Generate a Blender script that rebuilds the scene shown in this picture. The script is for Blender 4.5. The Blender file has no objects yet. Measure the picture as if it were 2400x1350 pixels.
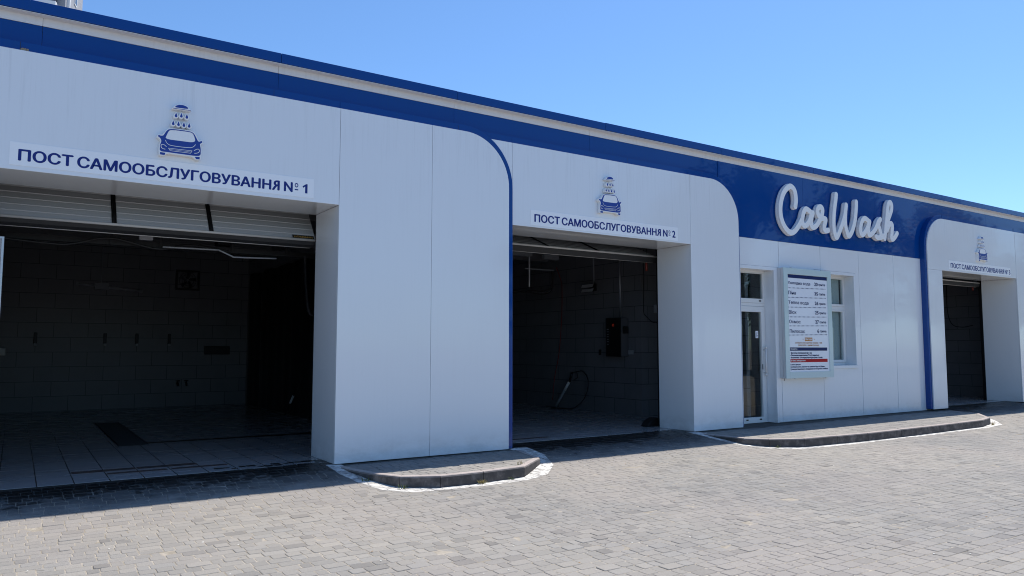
import bpy, bmesh, math, random
import numpy as np
from mathutils import Vector, Matrix

scene = bpy.context.scene
col = scene.collection
random.seed(7)
rng = np.random.default_rng(11)
R = math.radians

# ------------------------------------------------------------------ camera
cam_data = bpy.data.cameras.new("camera")
cam = bpy.data.objects.new("camera", cam_data)
col.objects.link(cam)
cam_data.sensor_width = 36.0
cam_data.lens = 36.0 * 1763.454 / 2400.0
cam_data.clip_start = 0.05
cam_data.clip_end = 3000.0
_y, _p, _r = R(33.324), R(4.603), R(0.037)
fw = Vector((math.sin(_y) * math.cos(_p), math.cos(_y) * math.cos(_p), math.sin(_p)))
rt = Vector((math.cos(_y), -math.sin(_y), 0.0))
up = rt.cross(fw)
rt, up = rt * math.cos(_r) + up * math.sin(_r), up * math.cos(_r) - rt * math.sin(_r)
cam.matrix_world = Matrix(((rt.x, up.x, -fw.x, 0.0), (rt.y, up.y, -fw.y, -9.24), (rt.z, up.z, -fw.z, 1.6), (0, 0, 0, 1)))
scene.camera = cam

# ------------------------------------------------------------------ sky, sun, exposure
SUN_EL, SUN_AZ = R(62.0), R(71.0)          # azimuth measured from +Y (behind the building) towards +X
world = bpy.data.worlds.new("World")
scene.world = world
world.use_nodes = True
wn, wl = world.node_tree.nodes, world.node_tree.links
wn.clear()
sky = wn.new("ShaderNodeTexSky")
sky.sky_type = 'NISHITA'
sky.sun_disc = False
sky.sun_elevation = SUN_EL
sky.sun_rotation = SUN_AZ
sky.altitude = 100.0
sky.air_density = 1.0
sky.dust_density = 0.3
sky.ozone_density = 2.0
bg = wn.new("ShaderNodeBackground")
bg.inputs["Strength"].default_value = 0.119
wo = wn.new("ShaderNodeOutputWorld")
tint = wn.new("ShaderNodeMix"); tint.data_type = 'RGBA'; tint.blend_type = 'MULTIPLY'
tint.inputs[0].default_value = 1.0
tint.inputs[7].default_value = (0.74, 0.985, 1.22, 1.0)      # deep clear-weather blue
wl.new(sky.outputs[0], tint.inputs[6])
wl.new(tint.outputs[2], bg.inputs[0])
wl.new(bg.outputs[0], wo.inputs[0])
sun_data = bpy.data.lights.new("sun", 'SUN')
sun_data.energy = 5.0
sun_data.angle = R(0.53)
sun_data.color = (1.0, 0.94, 0.85)
sun = bpy.data.objects.new("sun", sun_data)
col.objects.link(sun)
sd = Vector((math.sin(SUN_AZ) * math.cos(SUN_EL), math.cos(SUN_AZ) * math.cos(SUN_EL), math.sin(SUN_EL)))
sun.rotation_euler = sd.to_track_quat('Z', 'Y').to_euler()
sun.location = (10, 5, 30)
vs = scene.view_settings
vs.view_transform = 'Standard'
vs.look = 'None'
vs.exposure = 0.29
vs.gamma = 1.0
vs.use_curve_mapping = False
scene.cycles.max_bounces = 8
scene.cycles.diffuse_bounces = 4
scene.cycles.use_denoising = True
scene.cycles.filter_width = 1.05

# ------------------------------------------------------------------ helpers
def tag(o, label=None, cat=None, group=None, kind=None):
    if label: o['label'] = label
    if cat: o['category'] = cat
    if group: o['group'] = group
    if kind: o['kind'] = kind
    return o

def empty(name, loc=(0, 0, 0), label=None, cat=None, group=None, parent=None):
    o = bpy.data.objects.new(name, None)
    o.empty_display_size = 0.2
    col.objects.link(o)
    if parent is not None:
        o.parent = parent
    o.location = loc
    return tag(o, label, cat, group)

WORLD = {}
def wpos(o):
    p = Vector((0, 0, 0))
    while o is not None:
        p += o.location
        o = o.parent
    return p

class MB:
    """collects faces given in world coordinates; build() links them as ONE mesh object"""
    def __init__(s):
        s.v, s.f, s.mi = [], [], []
    def add(s, vs_, fs, m=0):
        b = len(s.v)
        s.v.extend([tuple(p) for p in vs_])
        for f in fs:
            s.f.append(tuple(b + i for i in f)); s.mi.append(m)
        return s
    def box(s, x0, x1, y0, y1, z0, z1, m=0):
        return s.add([(x0, y0, z0), (x1, y0, z0), (x1, y1, z0), (x0, y1, z0), (x0, y0, z1), (x1, y0, z1), (x1, y1, z1), (x0, y1, z1)],
                     [(3, 2, 1, 0), (4, 5, 6, 7), (0, 1, 5, 4), (1, 2, 6, 5), (2, 3, 7, 6), (3, 0, 4, 7)], m)
    def prism(s, poly, y0, y1, m=0):
        """poly: (x, z) points counter-clockwise seen from the street; extruded from y0 (front) to y1"""
        n = len(poly)
        vs_ = [(x, y0, z) for x, z in poly] + [(x, y1, z) for x, z in poly]
        fs = [tuple(range(n)), tuple(range(2 * n - 1, n - 1, -1))]
        fs += [(i, i + n, (i + 1) % n + n, (i + 1) % n) for i in range(n)]
        return s.add(vs_, fs, m)
    def flat(s, poly, y, m=0):
        return s.add([(x, y, z) for x, z in poly], [tuple(range(len(poly)))], m)
    def tube(s, pts, r, n=8, m=0, caps=True):
        pts = [Vector(p) for p in pts]
        rs = r if isinstance(r, (list, tuple)) else [r] * len(pts)
        vs_, prev = [], None
        for i, p in enumerate(pts):
            d = (pts[min(i + 1, len(pts) - 1)] - pts[max(i - 1, 0)]).normalized()
            if prev is None:
                a = d.orthogonal().normalized()
            else:
                a = (prev - d * prev.dot(d)).normalized()
            prev = a
            b = d.cross(a)
            for k in range(n):
                t = 2 * math.pi * k / n
                vs_.append(p + (a * math.cos(t) + b * math.sin(t)) * rs[i])
        fs = []
        for i in range(len(pts) - 1):
            for k in range(n):
                fs.append((i * n + k, i * n + (k + 1) % n, (i + 1) * n + (k + 1) % n, (i + 1) * n + k))
        if caps:
            fs.append(tuple(range(n - 1, -1, -1)))
            fs.append(tuple(range((len(pts) - 1) * n, len(pts) * n)))
        return s.add(vs_, fs, m)
    def build(s, name, mat, parent=None, bevel=0.0, smooth=False, segs=2):
        me = bpy.data.meshes.new(name)
        off = wpos(parent) if parent is not None else Vector((0, 0, 0))
        me.from_pydata([(p[0] - off.x, p[1] - off.y, p[2] - off.z) for p in s.v], [], s.f)
        mats = mat if isinstance(mat, (list, tuple)) else [mat]
        for m in mats: me.materials.append(m)
        if len(mats) > 1:
            me.polygons.foreach_set('material_index', s.mi)
        me.update()
        o = bpy.data.objects.new(name, me)
        col.objects.link(o)
        if parent is not None: o.parent = parent
        if smooth:
            me.polygons.foreach_set('use_smooth', [True] * len(me.polygons))
        if bevel:
            b = o.modifiers.new('bevel', 'BEVEL'); b.width = bevel; b.segments = segs; b.limit_method = 'ANGLE'; b.angle_limit = R(50)
        return o

def rebase(o, loc):
    """moves a parentless mesh's origin to loc without moving the shape"""
    loc = Vector(loc)
    o.data.transform(Matrix.Translation(-loc)); o.location = loc
    return o

def arc(cx, cz, r, a0, a1, n=20):
    return [(cx + r * math.cos(R(a0 + (a1 - a0) * i / n)), cz + r * math.sin(R(a0 + (a1 - a0) * i / n))) for i in range(n + 1)]

def chaikin(p, it=2, closed=True):
    for _ in range(it):
        q = []
        n = len(p)
        for i in range(n if closed else n - 1):
            a, b = p[i], p[(i + 1) % n]
            q.append(tuple(0.75 * a[k] + 0.25 * b[k] for k in range(len(a))))
            q.append(tuple(0.25 * a[k] + 0.75 * b[k] for k in range(len(a))))
        if not closed:
            q = [p[0]] + q + [p[-1]]
        p = q
    return p

def catmull(p, sub=6):
    out = []
    P = [Vector(a) for a in p]
    for i in range(len(P) - 1):
        p0, p1, p2, p3 = P[max(i - 1, 0)], P[i], P[i + 1], P[min(i + 2, len(P) - 1)]
        for k in range(sub):
            t = k / sub
            out.append(tuple(0.5 * ((2 * p1) + (p2 - p0) * t + (2 * p0 - 5 * p1 + 4 * p2 - p3) * t * t + (3 * p1 - p0 - 3 * p2 + p3) * t ** 3)))
    out.append(tuple(P[-1]))
    return out

def curve_solid(loops, y_front, depth, bevel=0.0):
    """closed (x, z) loops, holes by even-odd fill -> (verts, faces) of a solid standing in the XZ plane"""
    cu = bpy.data.curves.new('outline', 'CURVE')
    cu.dimensions = '2D'; cu.fill_mode = 'BOTH'
    cu.extrude = max(depth / 2 - bevel, 0.0); cu.bevel_depth = bevel; cu.bevel_resolution = 2
    if bevel: cu.offset = -bevel
    for lp in loops:
        sp = cu.splines.new('POLY'); sp.points.add(len(lp) - 1); sp.use_cyclic_u = True
        for i, (x, z) in enumerate(lp): sp.points[i].co = (x, z, 0, 1)
    o = bpy.data.objects.new('outline', cu); col.objects.link(o)
    dg = bpy.context.evaluated_depsgraph_get()
    me = o.evaluated_get(dg).to_mesh()
    vs_ = [(v.co.x, y_front + depth / 2 - v.co.z, v.co.y) for v in me.vertices]
    fs = [tuple(p.vertices) for p in me.polygons]
    o.evaluated_get(dg).to_mesh_clear()
    bpy.data.objects.remove(o); bpy.data.curves.remove(cu)
    return vs_, fs

def text_geo(body, x0, x1, z0, z1, y, bold=0.0, keep=False, fat=0.0):
    """writing fitted to the box x0..x1, z0..z1 (keep: fit the height only, left aligned)"""
    cu = bpy.data.curves.new('writing', 'FONT')
    cu.body = body; cu.size = 1.0; cu.resolution_u = 3; cu.offset = bold; cu.fill_mode = 'FRONT'
    o = bpy.data.objects.new('writing', cu); col.objects.link(o)
    dg = bpy.context.evaluated_depsgraph_get(); dg.update()
    me = o.evaluated_get(dg).to_mesh()
    a = np.array([v.co[:] for v in me.vertices])
    fs = [tuple(p.vertices) for p in me.polygons]
    o.evaluated_get(dg).to_mesh_clear()
    bpy.data.objects.remove(o); bpy.data.curves.remove(cu)
    mn, mx = a.min(0), a.max(0)
    sx = (x1 - x0) / (mx[0] - mn[0]); sz = (z1 - z0) / (mx[1] - mn[1])
    if keep: sx = sz
    q = [(x0 + (p[0] - mn[0]) * sx, y, z0 + (p[1] - mn[1]) * sz) for p in a]
    if not fat: return q, fs
    vs_, f2 = [], []                    # heavier weight: the same glyphs printed a hair apart
    for i, (dx, dz) in enumerate(((0, 0), (fat, 0), (-fat, 0), (0, fat * .6), (0, -fat * .6))):
        b = len(vs_)
        vs_ += [(x + dx, yy - i * 0.00006, z + dz) for x, yy, z in q]; f2 += [tuple(b + k for k in f) for f in fs]
    return vs_, f2

def stroke_loops(strokes, rad, res=0.008):
    """outline loops of the union of round strokes (signed distance on a grid, marching squares)"""
    al = np.array([q for s in strokes for q in s])
    x0, z0 = al.min(0) - rad * 1.6; x1, z1 = al.max(0) + rad * 1.6
    nx, nz = int((x1 - x0) / res) + 1, int((z1 - z0) / res) + 1
    X, Z = np.meshgrid(x0 + np.arange(nx) * res, z0 + np.arange(nz) * res)
    D = np.full(X.shape, 9.0)
    for s in strokes:
        for (ax, az), (bx, bz) in zip(s[:-1], s[1:]):
            dx, dz = bx - ax, bz - az; L = dx * dx + dz * dz + 1e-12
            t = np.clip(((X - ax) * dx + (Z - az) * dz) / L, 0, 1)
            D = np.minimum(D, np.hypot(X - ax - t * dx, Z - az - t * dz))
    D -= rad
    seg = {}
    def ip(i, j, k, l):
        a, b = D[j, i], D[l, k]; t = a / (a - b)
        return (X[j, i] + t * (X[l, k] - X[j, i]), Z[j, i] + t * (Z[l, k] - Z[j, i]))
    ins = D < 0
    for j in range(nz - 1):
        row = ins[j:j + 2]
        for i in np.nonzero((row[:, :-1].any(0) | row[:, 1:].any(0)) & ~(row[:, :-1].all(0) & row[:, 1:].all(0)))[0]:
            c = [(i, j), (i + 1, j), (i + 1, j + 1), (i, j + 1)]
            s_ = [bool(ins[q[1], q[0]]) for q in c]
            ent = [e for e in range(4) if s_[e] and not s_[(e + 1) % 4]]
            ext = [e for e in range(4) if not s_[e] and s_[(e + 1) % 4]]
            for e in ent:
                k = (e - 1) % 4
                while k not in ext: k = (k - 1) % 4
                def key(e_):
                    p, q = c[e_], c[(e_ + 1) % 4]
                    return (min(p, q), max(p, q))
                pa, qa = c[e], c[(e + 1) % 4]
                seg[key(e)] = (key(k), ip(pa[0], pa[1], qa[0], qa[1]))
    loops = []
    while seg:
        k0 = next(iter(seg)); k = k0; lp = []
        while k in seg:
            nk, pt = seg.pop(k); lp.append(pt); k = nk
        if len(lp) > 8: loops.append(lp)
    out = []
    for lp in loops:
        lp = chaikin(lp, 1)[::3]
        out.append(lp)
    return out

def clip_convex(poly, clip):
    """Sutherland-Hodgman; clip is convex and counter-clockwise"""
    out = list(poly)
    n = len(clip)
    for i in range(n):
        ax, ay = clip[i]; bx, by = clip[(i + 1) % n]
        inp, out = out, []
        if not inp: break
        def side(p): return (bx - ax) * (p[1] - ay) - (by - ay) * (p[0] - ax)
        for j in range(len(inp)):
            p, q = inp[j], inp[(j + 1) % len(inp)]
            sp, sq = side(p), side(q)
            if sp >= 0: out.append(p)
            if (sp >= 0) != (sq >= 0):
                t = sp / (sp - sq); out.append((p[0] + t * (q[0] - p[0]), p[1] + t * (q[1] - p[1])))
    return out

def inside(poly, x, y):
    c = False; n = len(poly)
    for i in range(n):
        x0, y0 = poly[i]; x1, y1 = poly[(i + 1) % n]
        if (y0 > y) != (y1 > y) and x < (x1 - x0) * (y - y0) / (y1 - y0) + x0: c = not c
    return c

# ------------------------------------------------------------------ materials
def mat(name, base, rough=0.5, metal=0.0, spec=0.5, coat=0.0, emit=None):
    m = bpy.data.materials.new(name); m.use_nodes = True
    b = m.node_tree.nodes['Principled BSDF']
    b.inputs['Base Color'].default_value = (*base, 1)
    b.inputs['Roughness'].default_value = rough
    b.inputs['Metallic'].default_value = metal
    b.inputs['Specular IOR Level'].default_value = spec
    b.inputs['Coat Weight'].default_value = coat
    b.inputs['Coat Roughness'].default_value = 0.025
    if emit:
        b.inputs['Emission Color'].default_value = (*emit[0], 1); b.inputs['Emission Strength'].default_value = emit[1]
    return m

class NG:
    """tiny node-building helper bound to one material"""
    def __init__(s, m):
        s.m = m; s.t = m.node_tree; s.n = s.t.nodes; s.l = s.t.links
        s.b = s.n['Principled BSDF']
    def new(s, typ, **kw):
        q = s.n.new(typ)
        for k, v in kw.items(): setattr(q, k, v)
        return q
    def put(s, sock, v):
        if isinstance(v, bpy.types.NodeSocket): s.l.new(v, sock)
        elif v is not None:
            sock.default_value = v
    def pos(s, scale=(1, 1, 1), loc=(0, 0, 0)):
        g = s.new('ShaderNodeNewGeometry'); mp = s.new('ShaderNodeMapping')
        s.l.new(g.outputs['Position'], mp.inputs['Vector'])
        mp.inputs['Scale'].default_value = scale; mp.inputs['Location'].default_value = loc
        return mp.outputs[0]
    def noise(s, vec, scale, detail=4, rough=0.55):
        q = s.new('ShaderNodeTexNoise'); s.l.new(vec, q.inputs['Vector'])
        q.inputs['Scale'].default_value = scale; q.inputs['Detail'].default_value = detail; q.inputs['Roughness'].default_value = rough
        return q.outputs['Fac']
    def ramp(s, fac, a, b, ca=0.0, cb=1.0):
        q = s.new('ShaderNodeMapRange'); s.put(q.inputs['Value'], fac)
        q.inputs['From Min'].default_value = a; q.inputs['From Max'].default_value = b
        q.inputs['To Min'].default_value = ca; q.inputs['To Max'].default_value = cb
        q.interpolation_type = 'SMOOTHSTEP'
        return q.outputs[0]
    def math(s, op, a, b=None):
        q = s.new('ShaderNodeMath', operation=op); s.put(q.inputs[0], a); s.put(q.inputs[1], b); return q.outputs[0]
    def mix(s, fac, a, b, mode='MIX'):
        q = s.new('ShaderNodeMix', data_type='RGBA', blend_type=mode)
        s.put(q.inputs[0], fac)
        for sock, v in ((q.inputs[6], a), (q.inputs[7], b)):
            if isinstance(v, tuple): sock.default_value = (*v, 1)
            else: s.l.new(v, sock)
        return q.outputs[2]
    def xyz(s):
        g = s.new('ShaderNodeNewGeometry'); q = s.new('ShaderNodeSeparateXYZ'); s.l.new(g.outputs['Position'], q.inputs[0]); return q.outputs
    def island(s):
        return s.new('ShaderNodeNewGeometry').outputs['Random Per Island']
    def bump(s, h, strength=0.3, dist=0.01):
        q = s.new('ShaderNodeBump'); s.put(q.inputs['Height'], h)
        q.inputs['Strength'].default_value = strength; q.inputs['Distance'].default_value = dist
        s.l.new(q.outputs[0], s.b.inputs['Normal'])

def panel_mat(name, base, rough, dirt, streak=0.5, coat=0.0, spec=0.5):
    m = mat(name, base, rough, coat=coat, spec=spec); g = NG(m)
    n1 = g.noise(g.pos((6, 6, 0.25)), 4.0, 5, 0.65)         # rain streaks run down the sheet
    n2 = g.noise(g.pos(), 0.8, 3)
    n3 = g.noise(g.pos((1, 1, 1)), 30, 2)
    f = g.math('MULTIPLY', g.ramp(n1, 0.46, 0.74), g.math('MULTIPLY', g.ramp(n2, 0.30, 0.65), g.ramp(g.xyz()[2], 3.2, 4.75, 0.35, 1.5)))
    c = g.mix(g.math('MULTIPLY', f, streak), base, dirt)
    spk = g.ramp(g.noise(g.pos(), 55, 2), 0.76, 0.80)
    z = g.xyz()[2]
    splash = g.math('MULTIPLY', spk, g.ramp(z, 0.9, 0.2))
    low = g.math('MULTIPLY', g.ramp(z, 0.55, 0.17), g.ramp(g.noise(g.pos((1, 1, 2)), 3.0, 5, 0.7), 0.3, 0.75))
    c = g.mix(g.math('MULTIPLY', low, 0.30), c, (0.30, 0.27, 0.23))
    c = g.mix(g.math('MULTIPLY', splash, 0.6), c, (0.12, 0.11, 0.10))
    g.l.new(c, g.b.inputs['Base Color'])
    g.l.new(g.ramp(n2, 0.2, 0.8, rough - 0.05, rough + 0.10), g.b.inputs['Roughness'])
    w = g.noise(g.pos(), 1.1, 2)
    g.bump(w, 0.12, 0.02)
    return m

M = {}
M['white'] = panel_mat('white_composite_panel', (0.80, 0.82, 0.845), 0.14, (0.55, 0.56, 0.57), 0.20, coat=0.4)
M['blue'] = panel_mat('blue_composite_panel', (0.0004, 0.050, 0.245), 0.16, (0.003, 0.056, 0.225), 0.5, spec=0.15, coat=0.42)
M['bandwhite'] = panel_mat('white_band_panel', (0.72, 0.72, 0.735), 0.35, (0.55, 0.54, 0.53), 0.3)
M['sticker'] = mat('sticker_film', (0.90, 0.91, 0.93), 0.25)
M['navy'] = mat('navy_print', (0.009, 0.024, 0.19), 0.3, spec=0.25)
M['acrylic'] = mat('white_acrylic', (0.87, 0.87, 0.87), 0.3)
M['acrylic2'] = mat('weathered_white_acrylic', (0.70, 0.68, 0.65), 0.4)
M['embblue'] = mat('blue_film', (0.010, 0.040, 0.28), 0.25)
M['upvc'] = mat('white_plastic_frame', (0.76, 0.76, 0.75), 0.3)
M['darkmetal'] = mat('dark_metal', (0.02, 0.02, 0.022), 0.45, 0.6)
M['rubber'] = mat('black_rubber', (0.012, 0.012, 0.013), 0.6)
M['alu'] = mat('aluminium', (0.55, 0.56, 0.58), 0.38, 0.85)
M['greymetal'] = mat('grey_painted_metal', (0.30, 0.31, 0.33), 0.45)
M['black'] = mat('black_plastic', (0.010, 0.010, 0.011), 0.3)
M['curtain'] = mat('black_tarpaulin', (0.006, 0.006, 0.007), 0.55)
M['redhose'] = mat('red_hose', (0.20, 0.015, 0.012), 0.5)
M['paper'] = mat('poster_paper', (0.82, 0.84, 0.89), 0.35, coat=0.25)
M['orange'] = mat('orange_print', (0.50, 0.20, 0.03), 0.4)
M['red'] = mat('red_print', (0.44, 0.008, 0.016), 0.4, spec=0.15)
M['ink'] = mat('ink_print', (0.006, 0.020, 0.105), 0.4, spec=0.15)
M['whiteink'] = mat('white_print', (0.8, 0.8, 0.8), 0.4)
M['mint'] = mat('pale_mint_frame', (0.56, 0.68, 0.68), 0.2, coat=0.3)
M['boardside'] = mat('grey_white_case', (0.62, 0.62, 0.62), 0.4)
M['blind'] = mat('roller_blind', (0.55, 0.62, 0.62), 0.8)
M['gold'] = mat('gold_print', (0.40, 0.24, 0.06), 0.4)
M['door'] = mat('garage_door_steel', (0.44, 0.45, 0.46), 0.4)
M['casegrey'] = mat('dark_grey_case', (0.10, 0.10, 0.11), 0.4)
M['dirtyalu'] = mat('dirty_aluminium', (0.52, 0.50, 0.47), 0.5)
M['lampglass'] = mat('lamp_glass', (0.5, 0.5, 0.52), 0.3)
M['orangeplastic'] = mat('orange_plastic', (0.16, 0.02, 0.01), 0.5)

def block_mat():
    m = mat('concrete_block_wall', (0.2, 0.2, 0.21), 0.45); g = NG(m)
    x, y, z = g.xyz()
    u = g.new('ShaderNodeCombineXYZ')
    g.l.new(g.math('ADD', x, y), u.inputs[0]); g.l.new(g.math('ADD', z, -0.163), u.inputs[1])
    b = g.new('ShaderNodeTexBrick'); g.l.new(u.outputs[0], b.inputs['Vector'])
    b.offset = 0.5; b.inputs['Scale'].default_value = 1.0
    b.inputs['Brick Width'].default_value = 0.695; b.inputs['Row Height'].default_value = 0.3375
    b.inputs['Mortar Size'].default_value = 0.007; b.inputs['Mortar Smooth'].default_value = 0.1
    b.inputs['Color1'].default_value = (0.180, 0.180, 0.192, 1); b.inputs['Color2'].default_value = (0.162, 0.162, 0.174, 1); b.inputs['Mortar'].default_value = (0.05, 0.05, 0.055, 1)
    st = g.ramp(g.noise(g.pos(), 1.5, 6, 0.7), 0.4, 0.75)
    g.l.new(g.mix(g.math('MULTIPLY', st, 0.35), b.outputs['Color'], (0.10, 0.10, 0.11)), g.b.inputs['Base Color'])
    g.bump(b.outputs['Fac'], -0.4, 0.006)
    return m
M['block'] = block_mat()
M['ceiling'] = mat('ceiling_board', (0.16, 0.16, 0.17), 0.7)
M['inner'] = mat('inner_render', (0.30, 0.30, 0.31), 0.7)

def floor_mat():
    m = mat('wet_floor_tiles', (0.25, 0.25, 0.26), 0.12); g = NG(m)
    x, y, z = g.xyz()
    u = g.new('ShaderNodeCombineXYZ'); g.l.new(g.math('ADD', x, -0.25), u.inputs[0]); g.l.new(g.math('ADD', y, -0.22), u.inputs[1])
    b = g.new('ShaderNodeTexBrick'); g.l.new(u.outputs[0], b.inputs['Vector'])
    b.offset = 0.0; b.inputs['Scale'].default_value = 1.0
    b.inputs['Brick Width'].default_value = 0.343; b.inputs['Row Height'].default_value = 1.03
    b.inputs['Mortar Size'].default_value = 0.006; b.inputs['Mortar Smooth'].default_value = 0.1
    b.inputs['Color1'].default_value = (0.42, 0.41, 0.41, 1); b.inputs['Color2'].default_value = (0.37, 0.36, 0.36, 1); b.inputs['Mortar'].default_value = (0.03, 0.03, 0.03, 1)
    n = g.noise(g.pos((0.6, 3, 1)), 2.0, 5, 0.65)
    g.l.new(g.mix(g.ramp(n, 0.45, 0.7, 0, 0.5), b.outputs['Color'], (0.22, 0.215, 0.21)), g.b.inputs['Base Color'])
    g.l.new(g.ramp(n, 0.35, 0.7, 0.08, 0.32), g.b.inputs['Roughness'])
    g.bump(b.outputs['Fac'], -0.3, 0.004)
    return m
M['floor'] = floor_mat()

def paver_mat(name='concrete_pavers', gain=0.82, wet_shade=1.0):
    m = mat(name, (0.3, 0.3, 0.3), 0.85, spec=0.3); g = NG(m)
    r = g.island()
    cr = g.new('ShaderNodeValToRGB'); g.l.new(r, cr.inputs[0])
    e = cr.color_ramp.elements
    cols = [(0.0, (0.215, 0.207, 0.202)), (0.06, (0.29, 0.281, 0.272)), (0.35, (0.315, 0.302, 0.288)), (0.6, (0.335, 0.32, 0.305)), (0.8, (0.315, 0.308, 0.302)), (0.93, (0.36, 0.342, 0.322)), (1.0, (0.25, 0.243, 0.238))]
    e[0].position, e[0].color = cols[0][0], (*[c * gain for c in cols[0][1]], 1)
    e[1].position, e[1].color = cols[-1][0], (*[c * gain for c in cols[-1][1]], 1)
    for p, c in cols[1:-1]:
        q = e.new(p); q.color = (*[k * gain for k in c], 1)
    big = g.noise(g.pos(), 0.45, 3, 0.5)
    c = g.mix(g.ramp(big, 0.42, 0.68, 0, 0.55), cr.outputs[0], (0.345 * gain, 0.318 * gain, 0.308 * gain))
    wide = g.noise(g.pos(loc=(13, 5, 0)), 0.22, 4, 0.6)
    c = g.mix(1.0, c, g.mix(g.ramp(wide, 0.35, 0.65), (0.86, 0.87, 0.89), (1.08, 1.06, 1.03)), 'MULTIPLY')
    grain = g.noise(g.pos(), 160, 2, 0.7)
    c = g.mix(1.0, c, g.mix(g.ramp(grain, 0.3, 0.7), (0.84, 0.84, 0.84), (1.12, 1.12, 1.12)), 'MULTIPLY')
    stain = g.math('MULTIPLY', g.ramp(g.noise(g.pos(), 1.3, 6, 0.7), 0.60, 0.72), 0.30)
    c = g.mix(stain, c, (0.13, 0.125, 0.12))
    spot = g.math('MULTIPLY', g.ramp(g.noise(g.pos((1, 1.6, 1)), 7, 3, 0.6), 0.70, 0.74), 0.55)
    c = g.mix(spot, c, (0.10, 0.095, 0.09))
    # wet wash-bay thresholds, with the building's shade painted in before them, edge ragged
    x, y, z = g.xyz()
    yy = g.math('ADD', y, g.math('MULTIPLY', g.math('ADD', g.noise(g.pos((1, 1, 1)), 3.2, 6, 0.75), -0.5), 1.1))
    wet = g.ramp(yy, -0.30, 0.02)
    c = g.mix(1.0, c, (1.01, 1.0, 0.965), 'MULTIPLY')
    shade_damp = g.math('MULTIPLY', g.ramp(yy, -0.95, -0.35), 0.84 * wet_shade)      # building's shade deepened in the colour over the wet ground
    c = g.mix(shade_damp, c, (0.26, 0.27, 0.29), 'MULTIPLY')
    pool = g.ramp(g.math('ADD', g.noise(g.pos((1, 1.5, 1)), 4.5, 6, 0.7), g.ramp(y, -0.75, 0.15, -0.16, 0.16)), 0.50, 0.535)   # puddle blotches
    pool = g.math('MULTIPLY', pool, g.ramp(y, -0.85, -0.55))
    c = g.mix(g.math('MULTIPLY', pool, 0.9 * wet_shade), c, (0.30, 0.30, 0.30), 'MULTIPLY')
    c = g.mix(g.math('MULTIPLY', wet, 0.85 * wet_shade), c, (0.40, 0.40, 0.40), 'MULTIPLY')
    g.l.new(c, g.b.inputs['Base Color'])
    g.l.new(g.math('SUBTRACT', 0.85, g.math('ADD', g.math('MULTIPLY', wet, 0.2 * wet_shade), g.math('MULTIPLY', pool, 0.35 * wet_shade))), g.b.inputs['Roughness'])
    g.bump(g.noise(g.pos(), 90, 3, 0.7), 0.35, 0.004)
    return m
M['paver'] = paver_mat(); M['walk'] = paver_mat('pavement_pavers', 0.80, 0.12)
def sand_mat():
    m = mat('joint_sand', (0.33, 0.30, 0.25), 0.95, spec=0.1); g = NG(m)
    n = g.noise(g.pos(), 6, 5, 0.7)
    k = g.noise(g.pos(), 60, 2)
    c = g.mix(g.ramp(n, 0.35, 0.65), (0.43, 0.385, 0.325), (0.27, 0.24, 0.195))
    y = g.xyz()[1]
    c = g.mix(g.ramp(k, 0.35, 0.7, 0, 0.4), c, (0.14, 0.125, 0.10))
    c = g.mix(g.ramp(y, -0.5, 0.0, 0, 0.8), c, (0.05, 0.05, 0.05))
    g.l.new(c, g.b.inputs['Base Color'])
    return m
M['sand'] = sand_mat()
def paint_mat():
    m = mat('worn_white_paint', (0.75, 0.74, 0.71), 0.7); g = NG(m)
    n = g.noise(g.pos(), 9, 6, 0.75); n2 = g.noise(g.pos(), 70, 3, 0.7)
    f = g.ramp(g.math('ADD', n, g.math('MULTIPLY', n2, 0.35)), 0.58, 0.78)
    g.l.new(g.mix(f, (0.70, 0.685, 0.645), (0.33, 0.315, 0.30)), g.b.inputs['Base Color'])
    return m
M['paint'] = paint_mat()
def kerb_mat():
    m = mat('kerb_concrete', (0.3, 0.28, 0.26), 0.85, spec=0.25); g = NG(m)
    n = g.noise(g.pos(), 5, 6, 0.7); k = g.noise(g.pos(), 120, 2)
    c = g.mix(g.ramp(n, 0.35, 0.7), (0.42, 0.365, 0.34), (0.33, 0.29, 0.27))
    c = g.mix(g.ramp(g.noise(g.pos((2, 2, 0.6)), 6, 4, 0.7), 0.60, 0.75, 0, 0.5), c, (0.16, 0.15, 0.145))
    c = g.mix(1.0, c, g.mix(g.ramp(k, 0.3, 0.7), (0.85, 0.85, 0.85), (1.1, 1.1, 1.1)), 'MULTIPLY')
    gn = g.new('ShaderNodeNewGeometry'); sp = g.new('ShaderNodeSeparateXYZ'); g.l.new(gn.outputs['True Normal'], sp.inputs[0])
    side_shade = g.math('MULTIPLY', g.ramp(sp.outputs[2], 0.6, 0.2), g.ramp(g.noise(g.pos((1.5, 1.5, 1.5)), 4, 5, 0.7), 0.25, 0.6, 0.6, 0.95))   # shade of the upright faces deepened in the colour, blotched with splash dirt
    c = g.mix(side_shade, c, (0.055, 0.05, 0.048))
    g.l.new(c, g.b.inputs['Base Color'])
    g.bump(k, 0.4, 0.004)
    return m
M['kerb'] = kerb_mat()
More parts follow.
